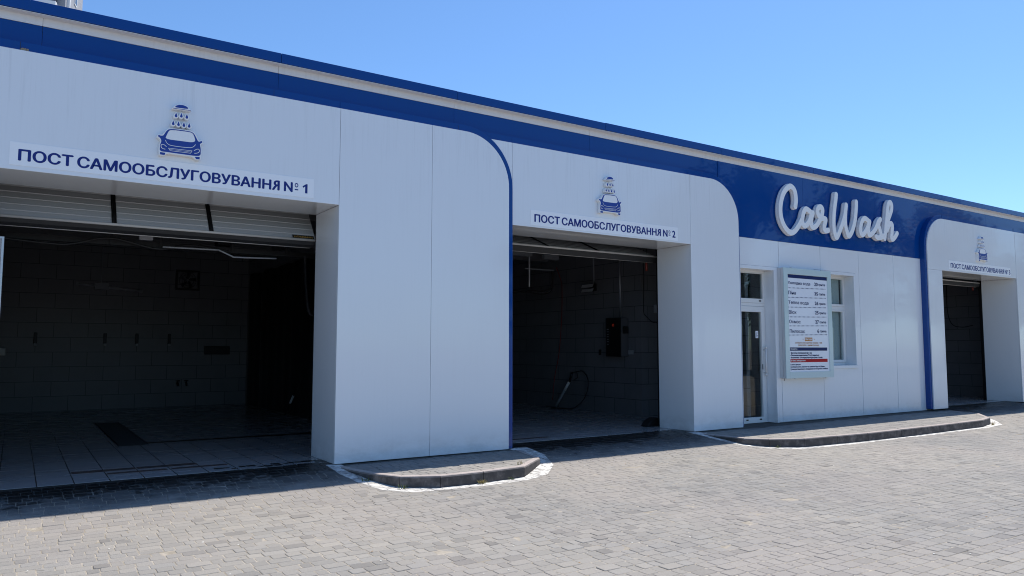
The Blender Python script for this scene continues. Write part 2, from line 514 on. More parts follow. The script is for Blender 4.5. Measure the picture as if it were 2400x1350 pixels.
def glass_mat(name, tint):
    m = bpy.data.materials.new(name); m.use_nodes = True
    n, l = m.node_tree.nodes, m.node_tree.links
    n.clear()
    o = n.new('ShaderNodeOutputMaterial'); mx = n.new('ShaderNodeMixShader'); lw = n.new('ShaderNodeLayerWeight'); pw = n.new('ShaderNodeMath'); fr = n.new('ShaderNodeMapRange')
    t = n.new('ShaderNodeBsdfTransparent'); gl = n.new('ShaderNodeBsdfGlossy')
    t.inputs[0].default_value = (*tint, 1); gl.inputs['Roughness'].default_value = 0.01
    lw.inputs[0].default_value = 0.5; pw.operation = 'POWER'; pw.inputs[1].default_value = 5.0; l.new(lw.outputs['Facing'], pw.inputs[0]); l.new(pw.outputs[0], fr.inputs[0])
    fr.inputs['To Min'].default_value = 0.045; fr.inputs['To Max'].default_value = 1.0
    l.new(fr.outputs[0], mx.inputs[0]); l.new(t.outputs[0], mx.inputs[1]); l.new(gl.outputs[0], mx.inputs[2]); l.new(mx.outputs[0], o.inputs[0])
    return m
M['glass'] = glass_mat('window_glass', (0.82, 0.86, 0.86))

# ------------------------------------------------------------------ ground, paving, kerbs
def smooth(t):
    t = np.clip(t, 0, 1); return t * t * (3 - 2 * t)
def gz(x, y):
    return 0.003 * x - 0.022 + 0.164 * smooth((np.asarray(y) + 1.60) / 1.95)

def ground_mat():
    m = mat('far_paving', (0.3, 0.29, 0.28), 0.9, spec=0.2); g = NG(m)
    b = g.new('ShaderNodeTexBrick'); g.l.new(g.pos(), b.inputs['Vector'])
    b.inputs['Scale'].default_value = 1.0; b.inputs['Brick Width'].default_value = 0.16; b.inputs['Row Height'].default_value = 0.12
    b.inputs['Mortar Size'].default_value = 0.005
    b.inputs['Color1'].default_value = (0.30, 0.29, 0.28, 1); b.inputs['Color2'].default_value = (0.24, 0.235, 0.23, 1); b.inputs['Mortar'].default_value = (0.2, 0.185, 0.16, 1)
    g.l.new(b.outputs['Color'], g.b.inputs['Base Color'])
    return m
S = 1500.0
o = MB().add([(-S, -S, -0.06), (S, -S, -0.06), (S, S, -0.06), (-S, S, -0.06)], [(0, 1, 2, 3)]).build('ground', ground_mat())
tag(o, kind='structure')

ISL1 = [(3.40, 0.12), (3.45, -0.35), (3.56, -0.78), (3.75, -1.18), (4.17, -1.395), (4.75, -1.405), (5.38, -1.35), (5.97, -0.86), (6.22, 0.12)]
ISL2 = [(9.86, 0.30), (9.88, -0.40), (9.95, -0.95), (10.22, -1.25), (10.75, -1.53), (12.35, -1.64), (14.4, -1.66), (16.42, -1.62), (17.10, -1.45), (17.98, -0.83), (18.32, 0.30)]
PAINT1 = [(3.31, 0.06), (3.32, -0.40), (3.40, -0.82), (3.53, -1.20), (3.80, -1.45), (4.18, -1.530), (4.75, -1.545), (5.30, -1.53), (5.75, -1.33), (6.12, -0.95), (6.33, -0.45), (6.36, 0.06)]
PAINT2 = [(9.74, 0.10), (9.76, -0.55), (9.86, -1.02), (10.12, -1.36), (10.60, -1.65), (11.6, -1.745), (14.2, -1.78), (16.4, -1.75), (17.22, -1.62), (17.80, -1.25), (18.24, -0.80)]

def offset_in(poly, d):
    """inward offset of a counter-clockwise polygon; the two wall-side ends stay open"""
    n = len(poly); out = []
    for i in range(n):
        p = Vector(poly[i]); a = Vector(poly[max(i - 1, 0)]); b = Vector(poly[min(i + 1, n - 1)])
        nrm = Vector((0, 0))
        for q, r_ in ((a, p), (p, b)):
            e = r_ - q
            if e.length > 1e-6:
                e.normalize(); nrm += Vector((-e.y, e.x))
        nrm.normalize()
        out.append(tuple(p + nrm * d))
    return out

class Pav:
    """stone pavers in courses along X, each its own island of faces"""
    def __init__(s): s.v, s.f = [], []
    def stone(s, x0, x1, y0, y1, zc, sx, sy, depth=0.03):
        cx, cy = (x0 + x1) / 2, (y0 + y1) / 2
        rr = random.uniform(0.006, 0.014)
        def ring(ins, dz):
            r = rr
            a, b, c, d = x0 + ins, x1 - ins, y0 + ins, y1 - ins
            p = [(a + r, c), (b - r, c), (b, c + r), (b, d - r), (b - r, d), (a + r, d), (a, d - r), (a, c + r)]
            return [(x, y, zc + sx * (x - cx) + sy * (y - cy) + dz) for x, y in p]
        i = len(s.v)
        s.v += ring(0.004, 0) + ring(0.0, -0.0035) + ring(0.0, -depth)
        s.f.append(tuple(range(i, i + 8)))
        for k in range(8):
            j = (k + 1) % 8
            s.f.append((i + 8 + k, i + 8 + j, i + j, i + k))
            s.f.append((i + 16 + k, i + 16 + j, i + 8 + j, i + 8 + k))
        return [(x, y) for x, y, z in s.v[i:i + 8]]
    def poly(s, p, zf, depth=0.03):
        i = len(s.v); n = len(p)
        s.v += [(x, y, zf(x, y)) for x, y in p] + [(x, y, zf(x, y) - depth) for x, y in p]
        s.f.append(tuple(range(i, i + n)))
        for k in range(n):
            j = (k + 1) % n
            s.f.append((i + n + k, i + n + j, i + j, i + k))
    def build(s, name, m):
        me = bpy.data.meshes.new(name); me.from_pydata(s.v, [], s.f); me.materials.append(m); me.update()
        o = bpy.data.objects.new(name, me); col.objects.link(o); return o

ROW, GAP = 0.118, 0.0055
yard, walk, paint = Pav(), Pav(), []
def courses(y_from, y_to, xr, cb):
    y = y_from
    while y < y_to:
        xa, xb = xr(y)
        x = xa + random.uniform(-0.1, 0.1)
        while x < xb:
            w = random.choice((0.088, 0.118, 0.118, 0.176, 0.176))
            cb(x + GAP / 2, x + w - GAP / 2, y + GAP / 2 + random.uniform(-0.001, 0.001), y + ROW - GAP / 2 + random.uniform(-0.001, 0.001))
            x += w
        y += ROW
def yard_stone(x0, x1, y0, y1):
    cx, cy = (x0 + x1) / 2, (y0 + y1) / 2
    cs = [(x0, y0), (x1, y0), (x1, y1), (x0, y1)]
    for I in (ISL1, ISL2):
        if I[0][0] - .2 < cx < I[-1][0] + .2 and cy > -1.8 and all(inside(I, *c) for c in cs): return
    if cy > -0.05 and (3.55 < cx < 6.0 or 10.1 < cx < 18.1): return
    slope = float(gz(0, cy + 0.05) - gz(0, cy - 0.05)) / 0.1
    z = float(gz(cx, cy)) + random.gauss(0, 0.0011)
    sx, sy = 0.003 + random.gauss(0, 0.007), slope + random.gauss(0, 0.009)
    top = yard.stone(x0, x1, y0, y1, z, sx, sy)
    for P in (PAINT1, PAINT2):
        if P[0][0] - .2 < cx < P[-1][0] + .2 and cy > -2.0:
            q = clip_convex(cs, P)
            I = ISL1 if P is PAINT1 else ISL2
            if len(q) > 2 and sum(inside(I, *c) for c in q) < len(q):
                paint.append([(px, py, z + sx * (px - cx) + sy * (py - cy) + 0.0018) for px, py in q])
courses(-7.4, 0.45, lambda y: (-3.2 if y > -1 else (-1.2 + 0.25 * min(0, y + 5) - 1.2), min(27.5, (y + 9.24) * 2.45 + 2.6)), yard_stone)
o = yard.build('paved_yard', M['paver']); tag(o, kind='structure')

# bedding sand seen in the joints
xs = np.arange(-4, 29.1, 1.0); ys = np.arange(-8, 0.61, 0.15)
mb = MB(); vv = [(x, y, float(gz(x, y)) - 0.0032) for y in ys for x in xs]; nx = len(xs)
mb.add(vv, [(j * nx + i, j * nx + i + 1, (j + 1) * nx + i + 1, (j + 1) * nx + i) for j in range(len(ys) - 1) for i in range(nx - 1)])
tag(mb.build('joint_sand', M['sand']), kind='structure')

mb = MB()
for q in paint: mb.add(q, [tuple(range(len(q)))])
for P in (PAINT1, PAINT2):                      # paint that ran down into the joints
    y = -2.0
    while y < 0.12:
        x = P[0][0] - .1
        while x < P[-1][0] + .1:
            q = clip_convex([(x, y), (x + .1, y), (x + .1, y + .1), (x, y + .1)], P)
            I = ISL1 if P is PAINT1 else ISL2
            if len(q) > 2 and sum(inside(I, *c) for c in q) < len(q): mb.add([(a, b, float(gz(a, b)) - 0.0020) for a, b in q], [tuple(range(len(q)))])
            x += .1
        y += .1
tag(mb.build('painted_line', M['paint']), kind='structure')

def itop(x): return 0.121 + 0.003 * x
for I in (ISL1, ISL2):
    inner = offset_in(I, 0.085); bed = offset_in(I, 0.03)
    mb = MB()                                                   # body of the raised pavement
    zb = lambda x: itop(x) - 0.010
    n = len(bed)
    mb.add([(x, y, zb(x)) for x, y in bed] + [(x, y, -0.2) for x, y in bed], [tuple(range(n))] + [(i + n, (i + 1) % n + n, (i + 1) % n, i) for i in range(n)])
    tag(mb.build('raised_bed', M['sand']), kind='structure')
    def walk_stone(x0, x1, y0, y1):
        cs = [(x0, y0), (x1, y0), (x1, y1), (x0, y1)]
        k = sum(inside(inner, *c) for c in cs)
        if k == 4:
            cx, cy = (x0 + x1) / 2, (y0 + y1) / 2
            walk.stone(x0, x1, y0, y1, itop(cx) - 0.001 + random.gauss(0, 0.0012), 0.003 + random.gauss(0, 0.006), random.gauss(0, 0.008))
        elif k or True:
            q = clip_convex(cs, inner)
            if len(q) > 2: walk.poly(q, lambda x, y: itop(x) - 0.002)
    courses(min(p[1] for p in I), 0.5 if I is ISL2 else 0.25, lambda y: (I[0][0] - .1, I[-1][0] + .1), walk_stone)
    # kerb stones
    mb = MB()
    L, Lin = I, inner
    for i in range(len(L) - 1):
        a, b, c, d = Vector(L[i]), Vector(L[i + 1]), Vector(Lin[i]), Vector(Lin[i + 1])
        ln = (b - a).length
        k = max(1, round(ln / 0.95))
        for j in range(k):
            t0, t1 = j / k, (j + 1) / k
            g0 = (0.004 / ln) if (j > 0 or i in (1, 3, 4, 5, 6)) else 0.0005
            g1 = (0.004 / ln) if (j < k - 1 or i in (0, 2, 3, 4, 5)) else 0.0005
            t0 += g0; t1 -= g1
            dz = random.gauss(0, 0.0025)
            p0, p1, q0, q1 = a.lerp(b, t0), a.lerp(b, t1), c.lerp(d, t0), c.lerp(d, t1)
            e = (b - a).normalized(); nrm = Vector((-e.y, e.x))
            def pt(p, z, off=0.0): return (p.x + nrm.x * off, p.y + nrm.y * off, z)
            z0, z1 = itop(p0.x) + dz, itop(p1.x) + dz
            prof = [(0.0, -0.15, 0), (0.004, -0.022, 0), (0.010, -0.007, 0), (0.022, 0.0, 0)]
            va = [pt(p0, (z0 + h if h > -0.1 else h), off) for off, h, _ in prof] + [pt(q0, z0), pt(q0, z0 - 0.06)]
            vb = [pt(p1, (z1 + h if h > -0.1 else h), off) for off, h, _ in prof] + [pt(q1, z1), pt(q1, z1 - 0.06)]
            m_ = len(va)
            mb.add(va + vb, [(u, u + m_, u + m_ + 1, u + 1) for u in range(m_ - 1)] + [tuple(range(m_ - 1, -1, -1)), tuple(range(m_, 2 * m_))])
    tag(mb.build('kerb', M['kerb']), kind='structure')
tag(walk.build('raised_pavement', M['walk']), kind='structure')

# grass growing out of the kerb joints
M['grass'] = mat('dry_grass', (0.10, 0.13, 0.03), 0.7); M['drygrass'] = mat('straw_grass', (0.33, 0.26, 0.09), 0.8)
def grass(x, y, z, n, h, m, label):
    if z < 0.1: z = float(gz(x, y)) - 0.003
    mb = MB()
    for k in range(n):
        a = random.uniform(0, 6.28); r = random.uniform(0, 0.045); bx, by = x + r * math.cos(a) * 1.6, y + r * math.sin(a) * 0.5
        hh = h * random.uniform(0.4, 1.0); t = random.uniform(0, 6.28); ln = hh * random.uniform(0.3, 0.9)
        w = 0.0035; dx, dy = math.cos(t), math.sin(t)
        mb.add([(bx - dy * w, by + dx * w, z), (bx + dy * w, by - dx * w, z), (bx + dx * ln * .4 - dy * w * .7, by + dy * ln * .4 + dx * w * .7, z + hh * .65), (bx + dx * ln * .4 + dy * w * .7, by + dy * ln * .4 - dx * w * .7, z + hh * .65), (bx + dx * ln, by + dy * ln, z + hh)],
               [(0, 1, 3, 2), (2, 3, 4)])
    o = rebase(mb.build('grass_tuft', M[m]), (x, y, z))
    return tag(o, label, 'grass', 'grass tufts along the kerbs')
grass(3.52, -0.80, 0.06, 22, 0.07, 'grass', 'small green grass tuft at the shaded left corner of the near kerb')
grass(3.77, -1.25, 0.02, 18, 0.07, 'grass', 'green grass sprig on the white line below the left bend of the near kerb')
grass(4.72, -1.44, 0.018, 40, 0.07, 'drygrass', 'widest straw coloured grass tuft at the foot of the near kerb')
grass(5.15, -1.42, 0.018, 16, 0.05, 'grass', 'tiny green grass tuft near the right end of the near kerb front')
grass(5.42, -1.20, 0.134, 12, 0.07, 'drygrass', 'yellow grass blades standing on top of the near raised pavement')
grass(16.95, -1.56, 0.055, 30, 0.09, 'drygrass', 'pale dry grass at the right corner of the far long kerb')
grass(10.30, -1.36, 0.035, 24, 0.05, 'grass', 'low green growth at the left bend of the far long kerb')

# crumbs, petals and chips scattered on the stones
mb = MB()
for k in range(260):
    y = random.uniform(-6.2, -0.9); x = random.uniform(-1, (y + 9.24) * 2.4)
    if any(inside(I, x, y) for I in (ISL1, ISL2)): continue
    z = float(gz(x, y)) + 0.003; s_ = random.uniform(0.004, 0.013); a = random.uniform(0, 6.28); pts = []
    for q in range(5):
        r = s_ * random.uniform(0.5, 1.1); pts.append((x + r * math.cos(a + q * 1.257), y + r * math.sin(a + q * 1.257) * 0.7, z + random.uniform(0, 0.004)))
    mb.add(pts + [(x, y, z + s_ * 0.5)], [(q, (q + 1) % 5, 5) for q in range(5)], random.choice((0, 0, 0, 1, 2)))
tag(mb.build('litter_crumbs', [mat('pale_crumb', (0.72, 0.70, 0.64), 0.8), mat('rust_leaf_crumb', (0.36, 0.19, 0.06), 0.8), mat('dark_crumb', (0.06, 0.05, 0.04), 0.8)]),
    'pale and brown crumbs of litter scattered over the block paving', 'litter', kind='stuff')

# ------------------------------------------------------------------ the car wash building
B = empty('car_wash_building', (0, 0, 0), 'long single storey white and blue car wash with rounded portals and open bays', 'building')

def panel(poly, y0, y1, m='white', name='facade_panel', bevel=0.003, parent=B):
    return MB().prism(poly, y0, y1).build(name, M[m], parent, bevel=bevel)
def rect(x0, x1, z0, z1): return [(x0, z0), (x1, z0), (x1, z1), (x0, z1)]
G = 0.0022      # half a joint

# portal 1
ZS, Z1, ZB1 = 3.447, 4.722, 0.151
panel(rect(-0.47, 3.404 - G, ZS, Z1), 0.0, 0.028)
panel(rect(3.404 + G, 4.744 - G, ZB1, Z1), 0.0, 0.028)
panel([(4.744 + G, ZB1), (6.022, ZB1)] + arc(6.022 - 0.74, Z1 - 0.74, 0.74, 0, 90) + [(4.744 + G, Z1)], 0.0, 0.028)
panel(rect(-3.1, -0.476, ZB1, Z1), 0.0, 0.028)
for n_, p in (('a', rect(-3.2, -0.46, ZB1 + .004, 4.822)), ('b', [(-0.456, ZS + .02), (3.40, ZS + .02), (3.40, 4.822), (-0.456, 4.822)]),
              ('c', [(3.43, ZB1 + .004), (6.106, ZB1 + .004)] + arc(6.106 - 0.84, 4.822 - 0.84, 0.84, 0, 90, 28) + [(3.404, 4.822), (3.404, 3.6), (3.43, 3.6)])):
    MB().prism(p, 0.03, 0.155).build('portal_rim', M['blue'], B, bevel=0.004)
# portal 2
panel([(5.50, 4.02), (6.106, 4.02), (6.106, 4.690), (5.50, 4.690)], 0.045, 0.075)
MB().prism(rect(5.30, 6.110, 4.05, 4.79), 0.078, 0.156).build('portal_rim', M['blue'], B)
Z2, ZB2 = 4.690, 0.170
panel(rect(6.112, 9.886 - G, 3.44, Z2), 0.045, 0.075)
panel([(9.886 + G, ZB2), (11.160, ZB2)] + arc(11.160 - 0.74, Z2 - 0.74, 0.74, 0, 90) + [(9.886 + G, Z2)], 0.045, 0.075)
MB().prism([(6.112, 3.46), (9.87, 3.46), (9.87, 4.79), (6.112, 4.79)], 0.078, 0.156).build('portal_rim', M['blue'], B)
MB().prism([(9.91, ZB2 + .004), (11.212, ZB2 + .004)] + arc(11.212 - 0.80, 4.79 - 0.80, 0.80, 0, 90, 28) + [(9.873, 4.79), (9.873, 3.6), (9.91, 3.6)], 0.078, 0.156).build('portal_rim', M['blue'], B, bevel=0.004)
# portal 3
Z3, ZB3 = 4.705, 0.215
panel([(17.675, ZB3), (18.297, ZB3), (18.297, 3.456 - G), (17.675, 3.456 - G)], 0.0, 0.028)
panel([(17.675, 3.456 + G), (22.07 - G, 3.456 + G), (22.07 - G, Z3)] + arc(17.675 + 0.74, Z3 - 0.74, 0.74, 90, 180), 0.0, 0.028)
panel(rect(22.08 + G, 23.36 - G, ZB3, Z3), 0.0, 0.028)
panel(rect(23.36 + G, 26.2, ZB3, Z3), 0.0, 0.028)
MB().prism([(17.61, ZB3 + .004), (18.28, ZB3 + .004), (18.28, 3.6), (18.44, 3.6), (18.44, 4.80)] + arc(17.61 + 0.82, 4.80 - 0.82, 0.82, 90, 180, 28), 0.03, 0.156).build('portal_rim', M['blue'], B, bevel=0.012)
MB().prism(rect(18.444, 22.07, 3.61, 4.80), 0.03, 0.156).build('portal_rim', M['blue'], B)
MB().prism(rect(18.30, 22.07, 3.48, 3.597), 0.031, 0.156).build('portal_rim', M['blue'], B)
MB().prism(rect(22.10, 26.2, ZB3 + .004, 4.80), 0.03, 0.156).build('portal_rim', M['blue'], B)
# vertical seams of the blue edging
for x in (-0.10, 2.546, 5.17): MB().box(x - .002, x + .002, 0.0292, 0.033, 4.725, 4.821 if x < 5 else 4.80).build('edging_seam', M['rubber'], B)
for x in (20.1, 22.6): MB().box(x - .002, x + .002, 0.0292, 0.033, 4.71, 4.799).build('edging_seam', M['rubber'], B)
MB().box(8.45, 8.454, 0.0772, 0.081, 4.695, 4.789).build('edging_seam', M['rubber'], B)
# reveals and soffits of the three openings
for xr, xl, zs, zb, y0 in ((3.404, -0.47, ZS, ZB1, 0.03), (9.886, 6.112, 3.44, ZB2, 0.077), (22.08, 18.297, 3.456, ZB3, 0.03)):
    for x, sgn in ((xr, 1), (xl, -1)):
        a, b = sorted((x + 0.002 * sgn, x + 0.024 * sgn))
        MB().box(a, b, y0, 0.886, zb, zs - 0.002).build('reveal_panel', M['white'], B)
    MB().box(xl, xr, y0, 0.886, zs + 0.001, zs + 0.022).build('soffit_panel', M['white'], B)
# fascia, white band and coping run the whole length
fj = [-3.2, 0.09, 2.631, 5.17, 7.70, 10.746, 13.262, 15.819, 18.36, 20.9, 23.4, 26.2]
for a, b in zip(fj[:-1], fj[1:]):
    zlo = 3.708 if a > 10.5 and b < 18.4 else 4.3
    if b == 13.262 or a == 10.746: zlo = 3.708
    lo, hi = a + G * .7, b - G * .7
    if a == 15.819: panel(rect(lo, hi, 3.708, 5.078), 0.15, 0.18, 'blue', 'fascia_panel', 0.002)
    elif a == 7.70:
        panel(rect(lo, hi, 4.3, 5.078), 0.16, 0.18, 'blue', 'fascia_panel', 0.002)
    else: panel(rect(lo, hi, zlo, 5.078), 0.15 if zlo < 4 else 0.16, 0.18, 'blue', 'fascia_panel', 0.002)
    panel(rect(lo, hi, 5.081, 5.20), 0.158, 0.18, 'bandwhite', 'fascia_band', 0.001)
cj = [-3.2, 2.633, 5.162, 7.95, 10.732, 13.5, 16.3, 19.1, 21.9, 26.2]
for a, b in zip(cj[:-1], cj[1:]):
    MB().prism(rect(a + 0.002, b - 0.002, 5.181 + random.gauss(0, .0015), 5.304 + random.gauss(0, .0015)), 0.05, 0.42).build('coping', M['blue'], B, bevel=0.004)
MB().box(-3.2, 26.2, 0.056, 0.157, 5.170, 5.176).build('eaves_soffit', M['bandwhite'], B)
# central office front, wider open joints
G = 0.005
zt, zb = 3.704, 0.19
cx = [11.150, 12.440, 13.775, 15.129, 16.475, 17.640]
DX0, DX1, DZ = 11.315, 12.275, 3.118          # doorway
WX0, WX1, WZ0, WZ1 = 13.62, 14.930, 1.256, 3.150   # window opening
YF, YB = 0.15, 0.175
panel(rect(cx[0], cx[1] - G, 3.186, zt), YF, YB)
panel(rect(12.335, cx[1] - G, zb, 3.183), YF, YB)
panel([(cx[1] + G, zb), (cx[2] - G, zb), (cx[2] - G, WZ0 - .066), (WX0 - .066, WZ0 - .066), (WX0 - .066, 3.218), (cx[2] - G, 3.218), (cx[2] - G, zt), (cx[1] + G, zt)], YF, YB)
panel([(cx[2] + G, zb), (cx[3] - G, zb), (cx[3] - G, zt), (cx[2] + G, zt), (cx[2] + G, 3.218), (WX1 + .066, 3.218), (WX1 + .066, WZ0 - .066), (cx[2] + G, WZ0 - .066)], YF, YB)
panel(rect(cx[3] + G, cx[4] - G, zb, zt), YF, YB)
panel(rect(cx[4] + G, cx[5], zb, zt), YF, YB)
# masonry behind the cladding
W = MB()
W.box(-3.2, 26.2, 0.20, 0.88, 3.475, 5.28)                      # spandrel beam
W.box(3.432, 6.10, 0.20, 0.885, 0, 3.46); W.box(9.915, 11.20, 0.20, 0.885, 0, 3.46)
W.box(17.45, 18.27, 0.20, 0.885, 0, 3.46); W.box(22.11, 26.2, 0.20, 0.885, 0, 3.46); W.box(-3.2, -0.50, 0.20, 0.885, 0, 3.46)
W.box(11.20, 11.305, 0.19, 0.46, 0, 3.46); W.box(12.30, 13.60, 0.19, 0.46, 0, 3.46); W.box(14.955, 17.44, 0.19, 0.46, 0, 3.46)
W.box(11.305, 12.30, 0.19, 0.46, 3.14, 3.46); W.box(13.60, 14.955, 0.19, 0.46, 3.17, 3.46); W.box(13.60, 14.955, 0.19, 0.46, 0, 1.235)
W.build('masonry_wall', M['inner'], B)
W = MB()                                                        # block walls of the bays
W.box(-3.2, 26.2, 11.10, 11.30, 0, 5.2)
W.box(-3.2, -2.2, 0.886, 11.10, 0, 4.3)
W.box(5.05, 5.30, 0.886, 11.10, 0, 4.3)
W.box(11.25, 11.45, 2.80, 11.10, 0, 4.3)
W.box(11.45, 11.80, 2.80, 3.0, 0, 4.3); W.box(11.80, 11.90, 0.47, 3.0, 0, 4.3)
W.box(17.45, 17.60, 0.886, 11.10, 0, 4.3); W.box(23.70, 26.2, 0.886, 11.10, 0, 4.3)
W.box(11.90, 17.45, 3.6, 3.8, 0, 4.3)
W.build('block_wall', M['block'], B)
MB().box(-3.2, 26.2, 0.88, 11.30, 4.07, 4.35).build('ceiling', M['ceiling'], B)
MB().box(-3.2, 26.2, 0.42, 11.32, 5.05, 5.22).build('roof', M['greymetal'], B)
for x0, x1, z in ((-2.2, 5.05, 3.80), (5.30, 11.25, 3.80), (17.60, 23.70, 3.80)):
    for y in (3.4, 6.2, 9.0): MB().box(x0, x1, y, y + 0.16, z, 4.07).build('ceiling_beam', M['ceiling'], B)
# trims round the doorway and the window
T = MB(); y0, y1 = 0.146, 0.19
T.box(11.22, DX1 + .055, y0, y1, DZ, 3.183); T.box(DX1, DX1 + .055, y0, y1, 0.185, DZ - .001)
T.box(11.225, DX0 - .012, y0, y1, 0.185, DZ - .001)
T.build('door_trim', M['white'], B, bevel=0.002)
T = MB()
T.box(WX0 - .06, WX1 + .06, y0, y1, WZ1, 3.214); T.box(WX1, WX1 + .06, y0, y1, WZ0, WZ1 - .001); T.box(WX0 - .06, WX0, y0, y1, WZ0, WZ1 - .001)
T.build('window_trim', M['white'], B, bevel=0.002)
T = MB()
T.box(DX1 + .001, DX1 + .02, 0.192, 0.39, 0.185, DZ); T.box(DX0 - .02, DX0 - .001, 0.192, 0.39, 0.185, DZ); T.box(DX0, DX1, 0.192, 0.39, DZ + .001, DZ + .02)
T.box(WX1 + .001, WX1 + .02, 0.192, 0.39, WZ0, WZ1); T.box(WX0 - .02, WX0 - .001, 0.192, 0.39, WZ0, WZ1); T.box(WX0, WX1, 0.192, 0.39, WZ1 + .001, WZ1 + .02)
T.build('reveal_lining', M['white'], B)
def frame(mb, x0, x1, z0, z1, w, ya, yb, wb=None, wt=None):
    wb = wb or w; wt = wt or w
    mb.box(x0, x0 + w, ya, yb, z0, z1); mb.box(x1 - w, x1, ya, yb, z0, z1)
    mb.box(x0 + w, x1 - w, ya, yb, z0, z0 + wb); mb.box(x0 + w, x1 - w, ya, yb, z1 - wt, z1)
# entrance door: fixed frame with a light above, hinged leaf below
D = empty('entrance_door', (0, 0, 0), parent=B)
f = MB(); frame(f, DX0, DX1 + .03, 0.178, 3.123, 0.045, 0.385, 0.46)
f.box(DX0 + .045, DX1 - .015, 0.385, 0.46, 2.425, 2.487)
f.build('door_frame', M['upvc'], D, bevel=0.003)
f = MB(); frame(f, DX0 + .047, DX1 - .017, 2.489, 3.076, 0.035, 0.378, 0.44, 0.085, 0.012); f.build('top_sash', M['upvc'], D, bevel=0.003)
f = MB(); frame(f, DX0 + .047, DX1 - .017, 0.182, 2.421, 0.105, 0.372, 0.44, 0.108, 0.108); f.build('door_leaf', M['upvc'], D, bevel=0.004)
MB().box(DX0 + .08, DX1 - .05, 0.405, 0.412, 2.573, 3.066).build('pane', M['glass'], D)
MB().box(DX0 + .15, DX1 - .12, 0.405, 0.412, 0.289, 2.314).build('pane', M['glass'], D)
h = MB(); h.tube([(12.192, 0.315, 1.079), (12.192, 0.315, 1.648)], 0.017, 10)
for z in (1.135, 1.58): h.tube([(12.192, 0.315, z), (12.192, 0.373, z)], 0.011, 8)
for z in (1.10, 1.625): h.tube([(12.192, 0.315, z - .02), (12.192, 0.315, z + .02)], 0.021, 10)
h.build('handle', M['upvc'], D, smooth=True)
MB().box(12.150, 12.166, 0.366, 0.371, 1.20, 1.30).build('lock_plate', M['darkmetal'], D)
f = MB(); f.box(12.10, 12.165, 0.374, 0.379, 2.52, 2.545); f.build('drain_cap', M['black'], D)
for x in (11.64, 12.03): MB().box(x, x + .06, 0.367, 0.371, 0.232, 0.258).build('drain_cap', M['black'], D)
l = MB().box(12.005, 12.084, 0.3995, 0.4040, 1.806, 1.945).build('hours_label', M['paper'], D)
f = MB()
for k in range(5): f.box(12.022, 12.067 - 0.008 * (k % 3), 0.398, 0.3992, 1.918 - k * 0.022, 1.925 - k * 0.022)
f.build('printed_lines', M['ink'], l)
# hallway screen behind the glass
f = MB(); f.box(11.92, 11.94, 0.9, 3.5, 0.15, 4.0); f.build('hall_wall', M['inner'], B)
f = MB(); f.box(11.95, 17.4, 0.47, 3.58, 0.13, 0.15); f.build('office_floor', M['inner'], B)
# window
Wn = empty('window', (0, 0, 0), parent=B)
f = MB(); frame(f, WX0, WX1 + .03, WZ0, 3.153, 0.05, 0.385, 0.46); f.box(WX0 + .05, WX1 - .02, 0.385, 0.46, 2.425, 2.50); f.build('frame', M['upvc'], Wn, bevel=0.003)
f = MB(); frame(f, WX0 + .052, WX1 - .022, 2.502, 3.101, 0.03, 0.378, 0.44, 0.05, 0.012); f.build('sash', M['upvc'], Wn, bevel=0.003)
f = MB(); frame(f, WX0 + .052, WX1 - .022, 1.308, 2.423, 0.075, 0.372, 0.44, 0.06, 0.03); f.build('sash', M['upvc'], Wn, bevel=0.003)
MB().box(WX0 + .08, WX1 - .05, 0.405, 0.412, 2.55, 3.09).build('pane', M['glass'], Wn)
MB().box(WX0 + .125, WX1 - .095, 0.405, 0.412, 1.366, 2.395).build('pane', M['glass'], Wn)
MB().box(WX0 + .06, WX1 - .06, 0.47, 0.476, 1.33, 3.10).build('roller_blind', M['blind'], Wn)
MB().box(WX0 - .06, WX1 + .062, 0.130, 0.40, WZ0 - .066, WZ0 - .002).build('sill', M['white'], Wn, bevel=0.003)

